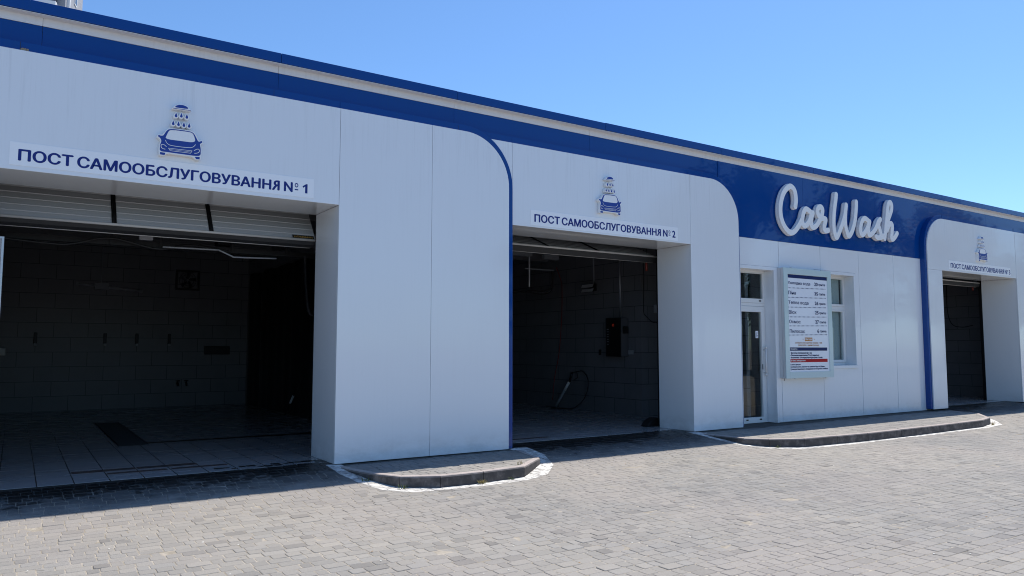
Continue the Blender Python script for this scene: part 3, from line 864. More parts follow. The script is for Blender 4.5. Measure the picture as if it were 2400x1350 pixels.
# ------------------------------------------------------------------ sectional doors
def door_panel(xl, xr, ze, ye, dirv, length, strips, plate=False, seal=True, rib=0.105):
    """bottom section of an opened sectional door: starts at its lower edge (ye, ze) and runs back along dirv=(dy, dz)"""
    dy, dz = dirv; l_ = math.hypot(dy, dz); dy, dz = dy / l_, dz / l_
    ny, nz = -dz, dy                                     # outward (street side) normal
    Dr = empty('garage_door', (0, 0, 0), parent=B)
    def P(x, s, n): return (x, ye + dy * s + ny * n, ze + dz * s + nz * n)
    prof = [(0.0, 0.0)]
    s = rib
    while s < length - 0.02:
        prof += [(s - 0.008, 0.0), (s - 0.004, 0.006), (s + 0.006, 0.006), (s + 0.010, -0.003), (s + 0.014, 0.0)]
        s += rib
    prof += [(length, 0.0)]
    k = len(prof)
    mb = MB()
    mb.add([P(xl, a, b) for a, b in prof] + [P(xr, a, b) for a, b in prof], [(i, i + k, i + k + 1, i + 1) for i in range(k - 1)])
    mb.add([P(xl, 0, -.042), P(xr, 0, -.042), P(xr, length, -.042), P(xl, length, -.042)], [(3, 2, 1, 0)])
    mb.add([P(xl, 0, 0), P(xr, 0, 0), P(xr, 0, -.042), P(xl, 0, -.042)], [(3, 2, 1, 0)])
    mb.build('door_section', M['door'], Dr)
    for x in strips:
        m2 = MB()
        for (a, b, n) in ((x - .027, x - .012, .010), (x - .011, x + .011, .018), (x + .012, x + .027, .010)):
            q = [P(a, 0.012, 0.0065), P(b, 0.012, 0.0065), P(b, 0.012, n), P(a, 0.012, n), P(a, length, 0.0065), P(b, length, 0.0065), P(b, length, n), P(a, length, n)]
            m2.add(q, [(3, 2, 1, 0), (4, 5, 6, 7), (0, 1, 5, 4), (1, 2, 6, 5), (2, 3, 7, 6), (3, 0, 4, 7)])
        m2.build('stiffener', M['darkmetal'], Dr)
    s1 = MB()
    s1.tube([P(xl + .01, -0.012, 0.006), P(xr - .012, -0.012, 0.006)], 0.017, 10)
    s1.build('bottom_rail', M['dirtyalu'], Dr, smooth=True)
    m3 = MB()
    q = [P(xl + .01, -0.022, 0.004), P(xr - .01, -0.022, 0.004), P(xr - .01, -0.022, -0.05), P(xl + .01, -0.022, -0.05)]
    q2 = [(x, y + 0.02, z - 0.055) for x, y, z in q]
    m3.add(q + q2, [(0, 1, 2, 3), (7, 6, 5, 4), (0, 4, 5, 1), (1, 5, 6, 2), (2, 6, 7, 3), (3, 7, 4, 0)])
    m3.build('bottom_seal', M['rubber'], Dr)
    m4 = MB(); e = q2[2]
    m4.tube([(xl + .01, ye + 0.06, ze - 0.098), (xr - .06, ye + 0.06, ze - 0.098)], 0.013, 8)
    m4.build('seal_edge', M['dirtyalu'], Dr, smooth=True)
    if plate:
        m5 = MB(); a, b = xr - 0.318, xr - 0.018
        m5.add([P(a, .012, .0085), P(b, .012, .0085), P(b, .072, .0085), P(a, .072, .0085)], [(0, 1, 2, 3)])
        pl = m5.build('name_plate', M['black'], Dr)
        v_, f_ = text_geo('HÖRMANN', a + 0.022, b - 0.02, 0.022, 0.060, 0.0, bold=0.03)
        MB().add([P(x, z, 0.0105) for x, y, z in v_], f_).build('maker_lettering', M['gold'], pl)
    return Dr
door_panel(-0.48, 3.418, 3.098, 0.935, (0.27, 0.34), 0.75, (0.93, 2.045), plate=True)
door_panel(6.09, 9.99, 3.315, 1.00, (0.72, 0.30), 1.0, (7.50, 8.60))
door_panel(18.28, 22.06, 3.395, 0.93, (0.9, 0.18), 1.0, (19.4, 20.7))
# vertical tracks and springs at the right-hand jambs
for x, zb_ in ((3.44, .15), (9.93, .17), (22.13, .21)):
    t = MB(); t.box(x, x + .05, 0.90, 0.915, zb_, 3.5); t.box(x + .035, x + .05, 0.915, 1.0, zb_, 3.5)
    t.tube([(x + .07, 1.0, zb_), (x + .07, 1.0, 3.42), (x + .07, 1.12, 3.66), (x + .07, 1.4, 3.74), (x + .07, 4.0, 3.78)], 0.022, 8)
    t.build('door_track', M['darkmetal'], B)

# floors of the bays
for x0, x1, y0, z in ((-2.2, 5.05, 0.235, 0.150), (5.30, 11.80, 0.43, 0.170), (17.60, 23.70, 0.47, 0.212)):
    xa, xb = (x0, x1)
    f = MB()
    f.box(xa, xb, 0.89, 11.10, 0.0, z)
    m0, m1 = {-2.2: (-0.465, 3.40), 5.30: (6.115, 9.884), 17.60: (18.30, 22.076)}[x0]
    f.box(m0, m1, y0, 0.889, 0.0, z)
    MB().box(m0, m1, y0 - 0.05, y0 - 0.001, 0.0, z - 0.004).build('threshold_strip', M['rubber'], B)
    tag(f.build('tiled_floor', M['floor']), kind='structure')

# ------------------------------------------------------------------ signs on the portals
def banner(no, x0, x1, z0, z1, tx0, tx1, tz0, tz1, y, label):
    t = empty('name_banner', ((x0 + x1) / 2, y, z0), label, 'sign', 'bay name banners above the openings')
    MB().box(x0, x1, y - 0.004, y - 0.0005, z0, z1).build('film', M['sticker'], t)
    yl = y - 0.0055; hgt = tz1 - tz0; wd = tx1 - tx0; dz = 0.0     # words, then the numero sign (N, small raised o, dash) and the figure
    def word(s, a, b_, z0_, z1_, fat=0.0062): MB().add(*text_geo(s, a, b_, z0_, z1_, yl, fat=fat)).build('lettering', M['navy'], t)
    u = lambda k: tx0 + wd * k
    word('ПОСТ', u(0), u(.159), tz0, tz1 + .002); word('САМООБСЛУГОВУВАНН', u(.1745), u(.8495), tz0 - .002, tz1 + .002)
    v_, f_ = text_geo('R', u(.8555), u(.883), tz0, tz1, yl, fat=.0062); s_ = u(.8555) + u(.883)
    MB().add([(s_ - x, yy, z) for x, yy, z in v_], [f[::-1] for f in f_]).build('lettering', M['navy'], t)
    word('N', u(.904), u(.936), tz0, tz1)
    m_ = MB(); cx_, cz_, ra, rb = u(.9535), tz1 - .028, .022, .028
    for k in range(24):
        a0, a1 = R(15 * k), R(15 * k + 15); ro, ri = 1.0, 0.58
        m_.flat([(cx_ + ra * ri * math.cos(a1), cz_ + rb * ri * math.sin(a1)), (cx_ + ra * ri * math.cos(a0), cz_ + rb * ri * math.sin(a0)), (cx_ + ra * ro * math.cos(a0), cz_ + rb * ro * math.sin(a0)), (cx_ + ra * ro * math.cos(a1), cz_ + rb * ro * math.sin(a1))], yl)
    m_.build('numero_mark', M['navy'], t); m_ = MB(); m_.flat(rect(cx_ - ra, cx_ + ra, tz0 + .026, tz0 + .040), yl); m_.build('numero_dash', M['navy'], t)
    if no == 1:
        m_ = MB(); x1_ = tx1 - .002
        m_.flat([(x1_ - .030, tz0), (x1_, tz0), (x1_, tz1), (x1_ - .020, tz1), (x1_ - .064, tz1 - .032), (x1_ - .054, tz1 - .050), (x1_ - .030, tz1 - .030)], yl); m_.build('lettering', M['navy'], t)
    else: word(str(no), u(.977), tx1, tz0, tz1)
banner(1, -0.144, 3.067, 3.494, 3.738, -0.062, 2.987, 3.546, 3.663, 0.0, 'white banner with navy writing ending in number 1')
banner(2, 6.437, 9.565, 3.470, 3.706, 6.514, 9.500, 3.525, 3.640, 0.045, 'white banner with navy writing ending in number 2')
banner(3, 18.620, 21.740, 3.506, 3.720, 18.697, 21.715, 3.542, 3.656, 0.0, 'white banner with navy writing ending in number 3')

EM_BODY=[(-0.116, 0.0462), (-0.0018, 0.0535), (0.1083, 0.0513), (0.1333, 0.0419), (0.1537, 0.0216), (0.1755, -0.0207), (0.1934, -0.0537), (0.212, -0.0535), (0.226, -0.0419), (0.2418, -0.0462), (0.236, -0.0633), (0.2129, -0.0803), (0.216, -0.0988), (0.223, -0.1247), (0.2253, -0.158), (0.2255, -0.222), (0.1544, -0.2288), (0.0563, -0.2282), (-0.0648, -0.2272), (-0.1365, -0.2258), (-0.2087, -0.2271), (-0.2105, -0.1763), (-0.2058, -0.1428), (-0.194, -0.1081), (-0.2082, -0.0722), (-0.2297, -0.0644), (-0.2326, -0.0485), (-0.2229, -0.0404), (-0.2091, -0.048), (-0.1773, -0.043), (-0.1646, -0.0159), (-0.1439, 0.0218)]
EM_WIND=[(-0.1067, 0.0364), (-0.0014, 0.0416), (0.1086, 0.0426), (0.1286, 0.0344), (0.148, 0.0086), (0.1711, -0.0753), (0.0026, -0.0764), (-0.1583, -0.0782), (-0.146, -0.038), (-0.128, 0.0111)]
EM_WHEELL=[(-0.206, -0.2359), (-0.2051, -0.2639), (-0.1578, -0.2643), (-0.1498, -0.2369)]
EM_WHEELR=[(0.164, -0.2395), (0.1772, -0.2645), (0.2162, -0.2617), (0.2165, -0.2334)]
EM_HOOD=[(-0.1542, -0.0921), (-0.1451, -0.1137), (-0.1308, -0.1313), (-0.1066, -0.1428), (-0.0555, -0.1464), (0.0292, -0.1456), (0.1085, -0.1418), (0.1358, -0.131), (0.1538, -0.1135), (0.1655, -0.0949)]
EM_LAMPL=[(-0.1416, -0.1659), (-0.163, -0.1474), (-0.1869, -0.1425), (-0.1999, -0.1583), (-0.1943, -0.1837), (-0.1762, -0.1948), (-0.1542, -0.1961)]
EM_LAMPR=[(0.1525, -0.1687), (0.1766, -0.1491), (0.2012, -0.1414), (0.2129, -0.1578), (0.2056, -0.1825), (0.1812, -0.1948), (0.1571, -0.1983)]
EM_GRILLE=[(-0.1203, -0.1792), (0.1311, -0.1739), (0.1167, -0.2041), (-0.1014, -0.2061), (-0.1203, -0.1792)]
EM_GRILLE2=[(-0.1109, -0.1923), (0.1254, -0.1888)]
EM_PLAQUE=[(-0.1194, 0.0556), (-0.0021, 0.0628), (0.1264, 0.0637), (0.158, 0.0418), (0.1843, -0.0025), (0.201, -0.039), (0.2166, -0.0393), (0.235, -0.0297), (0.2511, -0.0448), (0.2457, -0.0706), (0.2231, -0.0876), (0.229, -0.117), (0.234, -0.1568), (0.2337, -0.2242), (0.2271, -0.2709), (0.1695, -0.2756), (0.1518, -0.2426), (-0.004, -0.2416), (-0.142, -0.2397), (-0.1557, -0.2732), (-0.2164, -0.2754), (-0.2194, -0.2235), (-0.2193, -0.1776), (-0.2121, -0.1306), (-0.2058, -0.1067), (-0.2155, -0.0839), (-0.2395, -0.0725), (-0.2444, -0.049), (-0.2309, -0.0305), (-0.1906, -0.0339), (-0.1709, -0.0057), (-0.1456, 0.0367)]
EM_DOME=[(-0.0708, 0.3053), (-0.0565, 0.3279), (-0.0237, 0.3439), (0.025, 0.3474), (0.0621, 0.3353), (0.0814, 0.3105), (0.0019, 0.3083)]
EM_BAR=[(-0.0855, 0.296), (0.1002, 0.3003), (0.1022, 0.2946), (-0.0853, 0.2893)]
EM_CAP=[(-0.097, 0.2959), (-0.083, 0.3091), (-0.0686, 0.3291), (-0.0251, 0.3517), (0.0308, 0.3565), (0.0692, 0.3433), (0.0886, 0.3171), (0.1075, 0.3043), (0.1079, 0.2909), (0.0026, 0.287), (-0.0966, 0.284)]
EM_DROPS=[(-0.0526, 0.2144), (0.0036, 0.2195), (0.0624, 0.2163), (-0.0795, 0.1166), (-0.0233, 0.1167), (0.0339, 0.1155), (0.0908, 0.1156)]
#drop size [(-0.0537, 0.2463), (-0.0518, 0.1899), (-0.0663, 0.2074), (-0.0385, 0.2089)]
CW_CAR=[[(12.8743, 4.4297), (12.8996, 4.5522), (12.8868, 4.6947), (12.8353, 4.7847), (12.7324, 4.8222), (12.6185, 4.7638), (12.5105, 4.6515), (12.4381, 4.5016), (12.4071, 4.357), (12.4111, 4.2165), (12.4495, 4.0981), (12.525, 3.9923), (12.6243, 3.9163), (12.7266, 3.8892), (12.8328, 3.9297), (12.9266, 4.0094), (13.0062, 4.0932), (13.0552, 4.1649)], [(13.4032, 4.344), (13.3274, 4.385), (13.2206, 4.4148), (13.1486, 4.3571), (13.1019, 4.2464), (13.0854, 4.1582), (13.1051, 4.0927), (13.1649, 4.0645), (13.2438, 4.1054), (13.3171, 4.18), (13.3601, 4.2618), (13.4032, 4.344)], [(13.4352, 4.3569), (13.3961, 4.2654), (13.3786, 4.1664), (13.3825, 4.0891), (13.4356, 4.0598), (13.5317, 4.0977), (13.6231, 4.1844), (13.6909, 4.2645), (13.7438, 4.3583), (13.7652, 4.4592), (13.715, 4.5083), (13.6392, 4.4905), (13.5996, 4.4324), (13.6056, 4.3642), (13.6533, 4.3051), (13.7473, 4.2749), (13.8594, 4.2688), (13.8391, 4.1898), (13.8057, 4.1078), (13.8227, 4.0354), (13.895, 4.0318), (13.941, 4.0457)]]
CW_WASH=[[(14.2539, 4.8318), (14.2376, 4.7358), (14.1928, 4.5714), (14.157, 4.3993), (14.1398, 4.2296), (14.1458, 4.0904), (14.1749, 3.9812), (14.2205, 3.9151), (14.2996, 4.0011), (14.3765, 4.1202), (14.4628, 4.2598), (14.5339, 4.3989), (14.5768, 4.5359), (14.5989, 4.6427), (14.5724, 4.5165), (14.5496, 4.3436), (14.5539, 4.2021), (14.5943, 4.0828), (14.655, 3.9839), (14.752, 4.0585), (14.8409, 4.1996), (14.9071, 4.3588), (14.9411, 4.5156), (14.9658, 4.6528), (14.9718, 4.7498)], [(15.4183, 4.3686), (15.3455, 4.4055), (15.2632, 4.4199), (15.1771, 4.3652), (15.1174, 4.2535), (15.0948, 4.1552), (15.1173, 4.0705), (15.1738, 4.0541), (15.2607, 4.1214), (15.3319, 4.1954), (15.3957, 4.2788), (15.4345, 4.3603)], [(15.4467, 4.3664), (15.4176, 4.2808), (15.3944, 4.1815), (15.4005, 4.0945), (15.4492, 4.0714), (15.563, 4.1376), (15.6621, 4.2246), (15.7275, 4.3091), (15.7849, 4.3981), (15.8663, 4.4553), (15.8199, 4.4064), (15.7965, 4.3154), (15.8337, 4.2299), (15.8668, 4.1341), (15.8302, 4.0522), (15.7433, 4.0352), (15.6848, 4.0549)], [(15.8645, 4.0501), (15.9574, 4.0923)], [(16.0109, 4.0373), (16.0476, 4.1892), (16.0792, 4.3411), (16.1179, 4.4943), (16.149, 4.6373), (16.1795, 4.7706), (16.2265, 4.861), (16.2987, 4.8788), (16.3389, 4.8176), (16.3226, 4.7151), (16.2557, 4.5978), (16.182, 4.4804), (16.1198, 4.3448), (16.112, 4.2345), (16.1899, 4.3412), (16.2739, 4.404), (16.3285, 4.3739), (16.3274, 4.2835), (16.3016, 4.171), (16.2862, 4.0797), (16.3283, 4.0481), (16.431, 4.1116), (16.5182, 4.1995)]]
#width [(12.3518, 4.3513), (12.4612, 4.3627)] [(14.1812, 4.7765), (14.3216, 4.7923)] [(12.709, 3.8291), (12.6843, 3.9357)]

def ribbon(pts, w):
    """flat polygons along a polyline in x, z"""
    out = []
    pts = [Vector(p) for p in pts]
    for a, b in zip(pts[:-1], pts[1:]):
        d = (b - a).normalized(); n = Vector((-d.y, d.x)) * w / 2; e = d * w * 0.3
        out.append([tuple(a - e - n), tuple(b + e - n), tuple(b + e + n), tuple(a - e + n)])
    return out
def drop_shape(cx, cz, w, h):
    p = [(cx, cz + h * 0.58)]
    r = w / 2; c0 = cz - h * 0.42 + r
    for i in range(13):
        a = R(160 + 220 * i / 12); p.append((cx + r * math.cos(a), c0 + r * math.sin(a)))
    return p
def emblem(ox, oz, yw, label):
    """raised pictogram: shower rose, seven drops and a car seen from the front"""
    t = empty('car_wash_emblem', (ox, yw, oz - 0.30), label, 'emblem', 'car and shower emblems over the bays')
    yf = yw - 0.066; yb = yw - 0.003
    mv = lambda p: [(x + ox, z + oz) for x, z in p]
    def plate(pts, name, m='acrylic'):
        v_, f_ = curve_solid([mv(pts)], yf, yb - yf, 0.004)
        return MB().add(v_, f_).build(name, M[m], t)
    cp = plate(chaikin(EM_PLAQUE, 2), 'car_plaque')
    blue = MB()
    outline = mv(chaikin(EM_BODY, 2)); wind = mv(chaikin(EM_WIND, 2))
    v_, f_ = curve_solid([outline, wind], yf - 0.0015, 0.001); blue.add(v_, f_)
    for w in (EM_WHEELL, EM_WHEELR): blue.flat(mv(w)[::-1], yf - 0.0015)
    blue.build('car_print', M['embblue'], cp)
    ln = MB()
    k = 0
    for pts, w in ((chaikin(EM_HOOD, 2, False), .0055), (chaikin(EM_LAMPL, 2, False), .006), (chaikin(EM_LAMPR, 2, False), .006), (EM_GRILLE, .0045), (EM_GRILLE2, .003)):
        for q in ribbon(mv(pts), w):
            ln.flat(q, yf - 0.003 - 0.00004 * (k % 7)); k += 1
    ln.build('outline_print', M['acrylic'], cp)
    c = plate(chaikin(EM_CAP, 1), 'shower_head')
    b = MB(); b.flat(mv(chaikin(EM_DOME, 2))[::-1], yf - 0.0015); b.flat(mv(EM_BAR)[::-1], yf - 0.0015); b.build('blue_print', M['embblue'], c)
    for x, z in EM_DROPS:
        d = plate(chaikin(drop_shape(x, z, 0.056, 0.085), 1), 'water_drop')
        b = MB(); b.flat(mv(drop_shape(x, z + 0.001, 0.028, 0.055)), yf - 0.0015); b.build('blue_print', M['embblue'], d)
    return t
emblem(1.471, 4.05, 0.0, 'blue and white car under a shower emblem above number 1 banner')
emblem(7.968, 4.045, 0.045, 'blue and white car under a shower emblem above number 2 banner')
emblem(20.16, 4.055, 0.0, 'blue and white car under a shower emblem above number 3 banner')

# big script lettering on the fascia
t = empty('script_sign', (13.9, 0.15, 3.8), 'large white raised script lettering reading CarWash on the blue fascia', 'sign')
for nm, S_ in (('word_car', CW_CAR), ('word_wash', CW_WASH)):
    S2 = [catmull(s_, 5) for s_ in S_]
    lp = stroke_loops(S2, 0.0605); v_, f_ = curve_solid(lp, 0.088, 0.038, 0.006)
    lp2 = stroke_loops(S2, 0.056); v2, f2 = curve_solid(lp2, 0.045, 0.042, 0.006)
    lp3 = stroke_loops(S2, 0.035); v3, f3 = curve_solid(lp3, 0.127, 0.022, 0)
    m_ = MB().add(v_, f_).add(v2, f2).add(v3, f3)
    m_.build('script_word', M['acrylic'], t)
# corner spacers of the fascia sheet, price board
t = empty('price_board', (13.14, 0.15, 1.026), 'tall pale green framed price board with blue and red bars beside the door', 'price board')
bx0, bx1, bz0, bz1 = 12.378, 13.900, 1.026, 3.180
MB().box(bx0 + .004, bx1 - .004, 0.075, 0.149, bz0 + .004, bz1 - .004).build('back_case', M['boardside'], t, bevel=0.004)
MB().box(bx0, bx1, 0.020, 0.068, bz0, bz1).build('front_case', M['boardside'], t, bevel=0.004)
MB().box(bx0 + .012, bx1 - .012, 0.067, 0.0755, bz0 + .012, bz1 - .012).build('case_gap', M['black'], t)
f = MB(); frame(f, bx0 + .001, bx1 - .001, bz0 + .001, bz1 - .001, 0.124, 0.0, 0.0195)
f.build('border', M['mint'], t, bevel=0.003)
for x, z in ((12.62, bz1 + .006), (13.60, bz1 + .006), (12.66, bz0 - .004), (13.64, bz0 - .004)):
    MB().box(x - .018, x + .018, 0.002, 0.03, z - .008, z + .008).build('clip', M['alu'], t, bevel=0.002)
MB().box(12.404, 12.410, 0.068, 0.075, 0.985, 1.03).build('hanging_cord', M['black'], t)
yp = 0.0145
MB().box(12.503, 13.775, yp, 0.0195, 1.152, 3.055).build('poster', M['paper'], t)
MB().box(12.505, 13.773, yp - .0012, yp - .0002, 2.985, 3.053).build('heading_bar', M['ink'], t)
MB().box(12.527, 13.713, yp - .0012, yp - .0002, 1.562, 1.626).build('notes_bar', M['ink'], t)
MB().box(12.531, 13.715, yp - .0012, yp - .0002, 1.336, 1.400).build('warning_bar', M['red'], t)
MB().box(12.998, 13.238, yp - .0012, yp - .0002, 1.750, 1.822).build('offer_box', M['orange'], t)
yt = yp - 0.0022
rows = [('Холодна вода', 12.516, 13.219, 2.850, 2.918, '20', 2.892), ('Піна', 12.523, 12.752, 2.660, 2.730, '35', 2.700), ('Тепла вода', 12.519, 13.146, 2.462, 2.536, '26', 2.508),
        ('Віск', 12.526, 12.757, 2.279, 2.348, '25', 2.320), ('Осмос', 12.525, 12.878, 2.096, 2.162, '27', 2.136), ('Пилосос', 12.535, 13.005, 1.909, 1.974, '6', 1.954)]
for nm, x0, x1, z0, z1, pr, zc in rows:
    ink = MB(); ink.add(*text_geo(nm, x0, x1, z0, z1, yt, fat=0.002))
    px1 = 13.462; px0 = 13.352 if len(pr) == 2 else 13.408
    ink.build('item_lettering', M['ink'], t)
    ink = MB(); ink.add(*text_geo(pr, px0, px1, zc - .033, zc + .033, yt, fat=0.0042)); ink.build('price_lettering', M['ink'], t)
    ink = MB(); ink.add(*text_geo('грн/хв', 13.495, 13.703, zc - .036, zc + .020, yt, fat=0.0022)); ink.build('unit_lettering', M['ink'], t)
for zl in (2.786, 2.600, 2.408, 2.218, 2.042, 1.864):
    ink = MB()
    for k in range(30):
        x = 12.522 + k * 0.0408; r = 0.0105; zz = zl + (x - 12.52) * 0.018
        ink.flat([(x + r * math.cos(R(60 * i)), zz + r * math.sin(R(60 * i))) for i in range(6)], yt)
    ink.build('dotted_line', M['ink'], t)
for s_, x0, x1, z0, z1 in (('• Доступно поповнення від 5 грн', 12.527, 13.205, 1.497, 1.535), ('• Після натискання кнопки "Стоп" надається', 12.527, 13.435, 1.452, 1.490), ('безоплатних 120 секунд паузи (доступно 5 разів)', 12.545, 13.545, 1.407, 1.444)):
    ink = MB(); ink.add(*text_geo(s_, x0, x1, z0, z1, yt, fat=0.0028)); ink.build('note_lettering', M['ink'], t)
for s_, x0, x1, z0, z1 in (('1) миття двигуна', 12.530, 12.838, 1.272, 1.308), ('2) обтирати авто, наносити чи заливати будь-які рідини', 12.528, 13.605, 1.226, 1.266), ('3) використання іншого обладнання не погоджене з мийкою', 12.528, 13.714, 1.182, 1.222)):
    ink = MB(); ink.add(*text_geo(s_, x0, x1, z0, z1, yt, fat=0.0016)); ink.build('rule_lettering', M['ink'], t)
ink = MB()
ink.add(*text_geo('з клієнтською карткою кешбек +10%', 12.690, 13.547, 1.694, 1.736, yt, fat=0.001)); ink.add(*text_geo('(запитуйте у адміністратора)', 12.785, 13.445, 1.648, 1.690, yt, fat=0.001))
for x in (12.94, 13.295):
    ink.flat([(x - .015, 1.784), (x + .015, 1.784), (x + .015, 1.790), (x - .015, 1.790)], yt); ink.flat([(x - .003, 1.772), (x + .003, 1.772), (x + .003, 1.802), (x - .003, 1.802)], yt - .0002)
ink.build('offer_lettering', M['orange'], t)
ink = MB(); ink.add(*text_geo('Вигода', 13.020, 13.216, 1.765, 1.808, yt, fat=0.002)); ink.add(*text_geo('Примітки :', 12.545, 12.770, 1.574, 1.613, yt, fat=0.001)); ink.add(*text_geo('В боксі заборонено:', 12.553, 12.998, 1.348, 1.388, yt, bold=0.03))
ink.build('bar_lettering', M['whiteink'], t)

# ------------------------------------------------------------------ equipment in bay 1
YW = 11.099
t = empty('strip_lamp', (1.64, YW, 3.08), 'unlit tube lamp on the dark back wall of the left bay', 'lamp')
m_ = MB(); m_.tube([(1.125, YW - .06, 3.118), (2.52, YW - .06, 2.985)], 0.03, 10); m_.build('tube', M['lampglass'], t, smooth=True)
MB().box(1.50, 1.795, YW - .09, YW, 2.99, 3.15).build('ballast_box', M['greymetal'], t, bevel=.006)
m_ = MB(); m_.tube([(1.64, YW - .012, 3.14), (1.64, YW - .012, 4.06)], 0.012, 8); m_.build('conduit', M['greymetal'], t)
for x, z in ((1.14, 3.117), (2.505, 2.987)): MB().box(x - .03, x + .03, YW - .10, YW - .02, z - .04, z + .04).build('end_cap', M['greymetal'], t, bevel=.006)
t = empty('exhaust_fan', (3.555, YW, 3.31), 'square dark exhaust fan high on the back wall of the left bay', 'fan')
f = MB(); frame(f, 3.27, 3.84, 3.055, 3.57, 0.05, YW - .05, YW); f.build('housing', M['black'], t)
m_ = MB()
for rr in (0.08, 0.14, 0.20):
    pts = [(3.555 + rr * math.cos(R(a)), YW - .045, 3.312 + rr * math.sin(R(a))) for a in range(0, 361, 15)]; m_.tube(pts, 0.006, 6, caps=False)
m_.build('guard', M['darkmetal'], t)
m_ = MB()
for k in range(5):
    a = R(72 * k); u = Vector((math.cos(a), 0, math.sin(a))); v = Vector((-math.sin(a), 0.25, math.cos(a)))
    c = Vector((3.555, YW - .022, 3.312)); p = [c + u * .03, c + u * .2 - v * .02, c + u * .2 + v * .08, c + u * .03 + v * .04]
    m_.add(p + [q + Vector((0, .004, 0)) for q in p], [(0, 1, 2, 3), (7, 6, 5, 4), (0, 4, 5, 1), (1, 5, 6, 2), (2, 6, 7, 3), (3, 7, 4, 0)])
m_.build('fan_blade', M['darkmetal'], t)
base = None
where = ['leftmost of four wall clips for mats on the left bay back wall', 'wall clip below the unlit tube lamp in the left bay', 'third wall clip from the left on the left bay back wall', 'rightmost wall clip on the left bay back wall nearest the black tarpaulin']
for i, x in enumerate((0.366, 1.768, 2.452, 3.178)):
    if base is None:
        base = empty('mat_clip', (x, YW, 1.66), where[0], 'clip', 'mat clips on the back wall')
        MB().box(x - .035, x + .035, YW - .03, YW, 1.70, 1.96).build('clip_body', M['darkmetal'], base, bevel=.006)
        MB().box(x - .03, x + .03, YW - .06, YW - .01, 1.655, 1.715).build('clip_jaw', M['greymetal'], base, bevel=.006)
    else:
        r_ = base.copy(); col.objects.link(r_); r_.location = (x, YW, 1.66); r_['label'] = where[i]
        for ch in list(base.children):
            if ch.name.startswith('clip'):
                c_ = ch.copy(); col.objects.link(c_); c_.parent = r_
m_ = MB(); m_.box(4.0, 4.62, YW - .06, YW, 1.445, 1.658); o = rebase(m_.build('wall_tray', M['black'], bevel=.01), (4.31, YW, 1.445)); tag(o, 'low black rectangular box on the left bay back wall by the tarpaulin', 'wall box')
for i, x in enumerate((3.396, 3.594)):
    t = empty('water_tap', (x, YW, .745), ('left' if i == 0 else 'right') + ' one of the two dark water taps low on the back wall', 'tap', 'water taps on the back wall')
    m_ = MB(); m_.tube([(x, YW, .745), (x, YW - .09, .745), (x, YW - .12, .72), (x, YW - .12, .67)], 0.022, 8); m_.build('spout', M['darkmetal'], t, smooth=True)
    m_ = MB(); m_.tube([(x - .05, YW - .07, .80), (x + .05, YW - .07, .80)], 0.012, 8); m_.tube([(x, YW - .07, .75), (x, YW - .07, .80)], 0.012, 8); m_.build('lever', M['darkmetal'], t)
m_ = MB(); m_.box(-0.33, -0.185, YW - .11, YW, 1.44, 1.612); o = rebase(m_.build('towel_dispenser', M['acrylic2'], bevel=.015), (-.26, YW, 1.44)); tag(o, 'small white dispenser on the back wall at the left picture edge', 'dispenser')
# black tarpaulin on the right wall
m_ = MB(); n = 60; vs_ = []
for i in range(n + 1):
    y = 1.05 + (10.92 - 1.05) * i / n; w = 5.02 + 0.022 * math.sin(i * 1.7) + 0.014 * math.sin(i * 0.63)
    zt_ = 3.50 + 0.02 * math.sin(i * .8)
    vs_ += [(w, y, 0.17), (w, y, zt_), (w + .006, y, 0.17), (w + .006, y, zt_)]
fs = []
for i in range(n):
    a = 4 * i; fs += [(a, a + 1, a + 5, a + 4), (a + 6, a + 7, a + 3, a + 2), (a + 1, a + 3, a + 7, a + 5)]
m_.add(vs_, fs); o = rebase(m_.build('tarpaulin', M['curtain'], smooth=True), (5.02, 6, .17)); tag(o, 'long black tarpaulin covering the right wall inside the left bay', 'tarpaulin')
# floor grating and slit drain
t = empty('floor_drain', (1.54, 5.4, .15), 'long dark floor grating with a slit channel in the left bay floor', 'drain')
m_ = MB(); frame_ = [(1.33, 1.35), (1.73, 1.75)]
for a, b in frame_: m_.box(a, b, 3.40, 7.5, .1505, .158)
for k in range(82): m_.box(1.35, 1.73, 3.405 + k * .05, 3.405 + k * .05 + .022, .1502, .157)
m_.build('grating', M['rubber'], t)
MB().box(1.33, 1.75, 3.38, 7.52, .1495, .1508).build('pit', M['black'], t)
MB().box(1.75, 4.95, 3.52, 3.72, .1495, .1512).build('slit_channel', M['black'], t)
M['browntile'] = mat('brown_tile', (0.13, 0.085, 0.075), 0.2)
m_ = MB()
for x in (0.60, 1.29): m_.box(x + .006, x + .684, 0.93, 1.10, .1502, .1514); m_.box(x + .35, x + .99, 0.68, 0.80, .1502, .1514)
m_.box(6.2, 7.3, 0.72, 0.84, .1702, .1712)
tag(m_.build('tiled_floor_strip', M['browntile']), kind='structure')
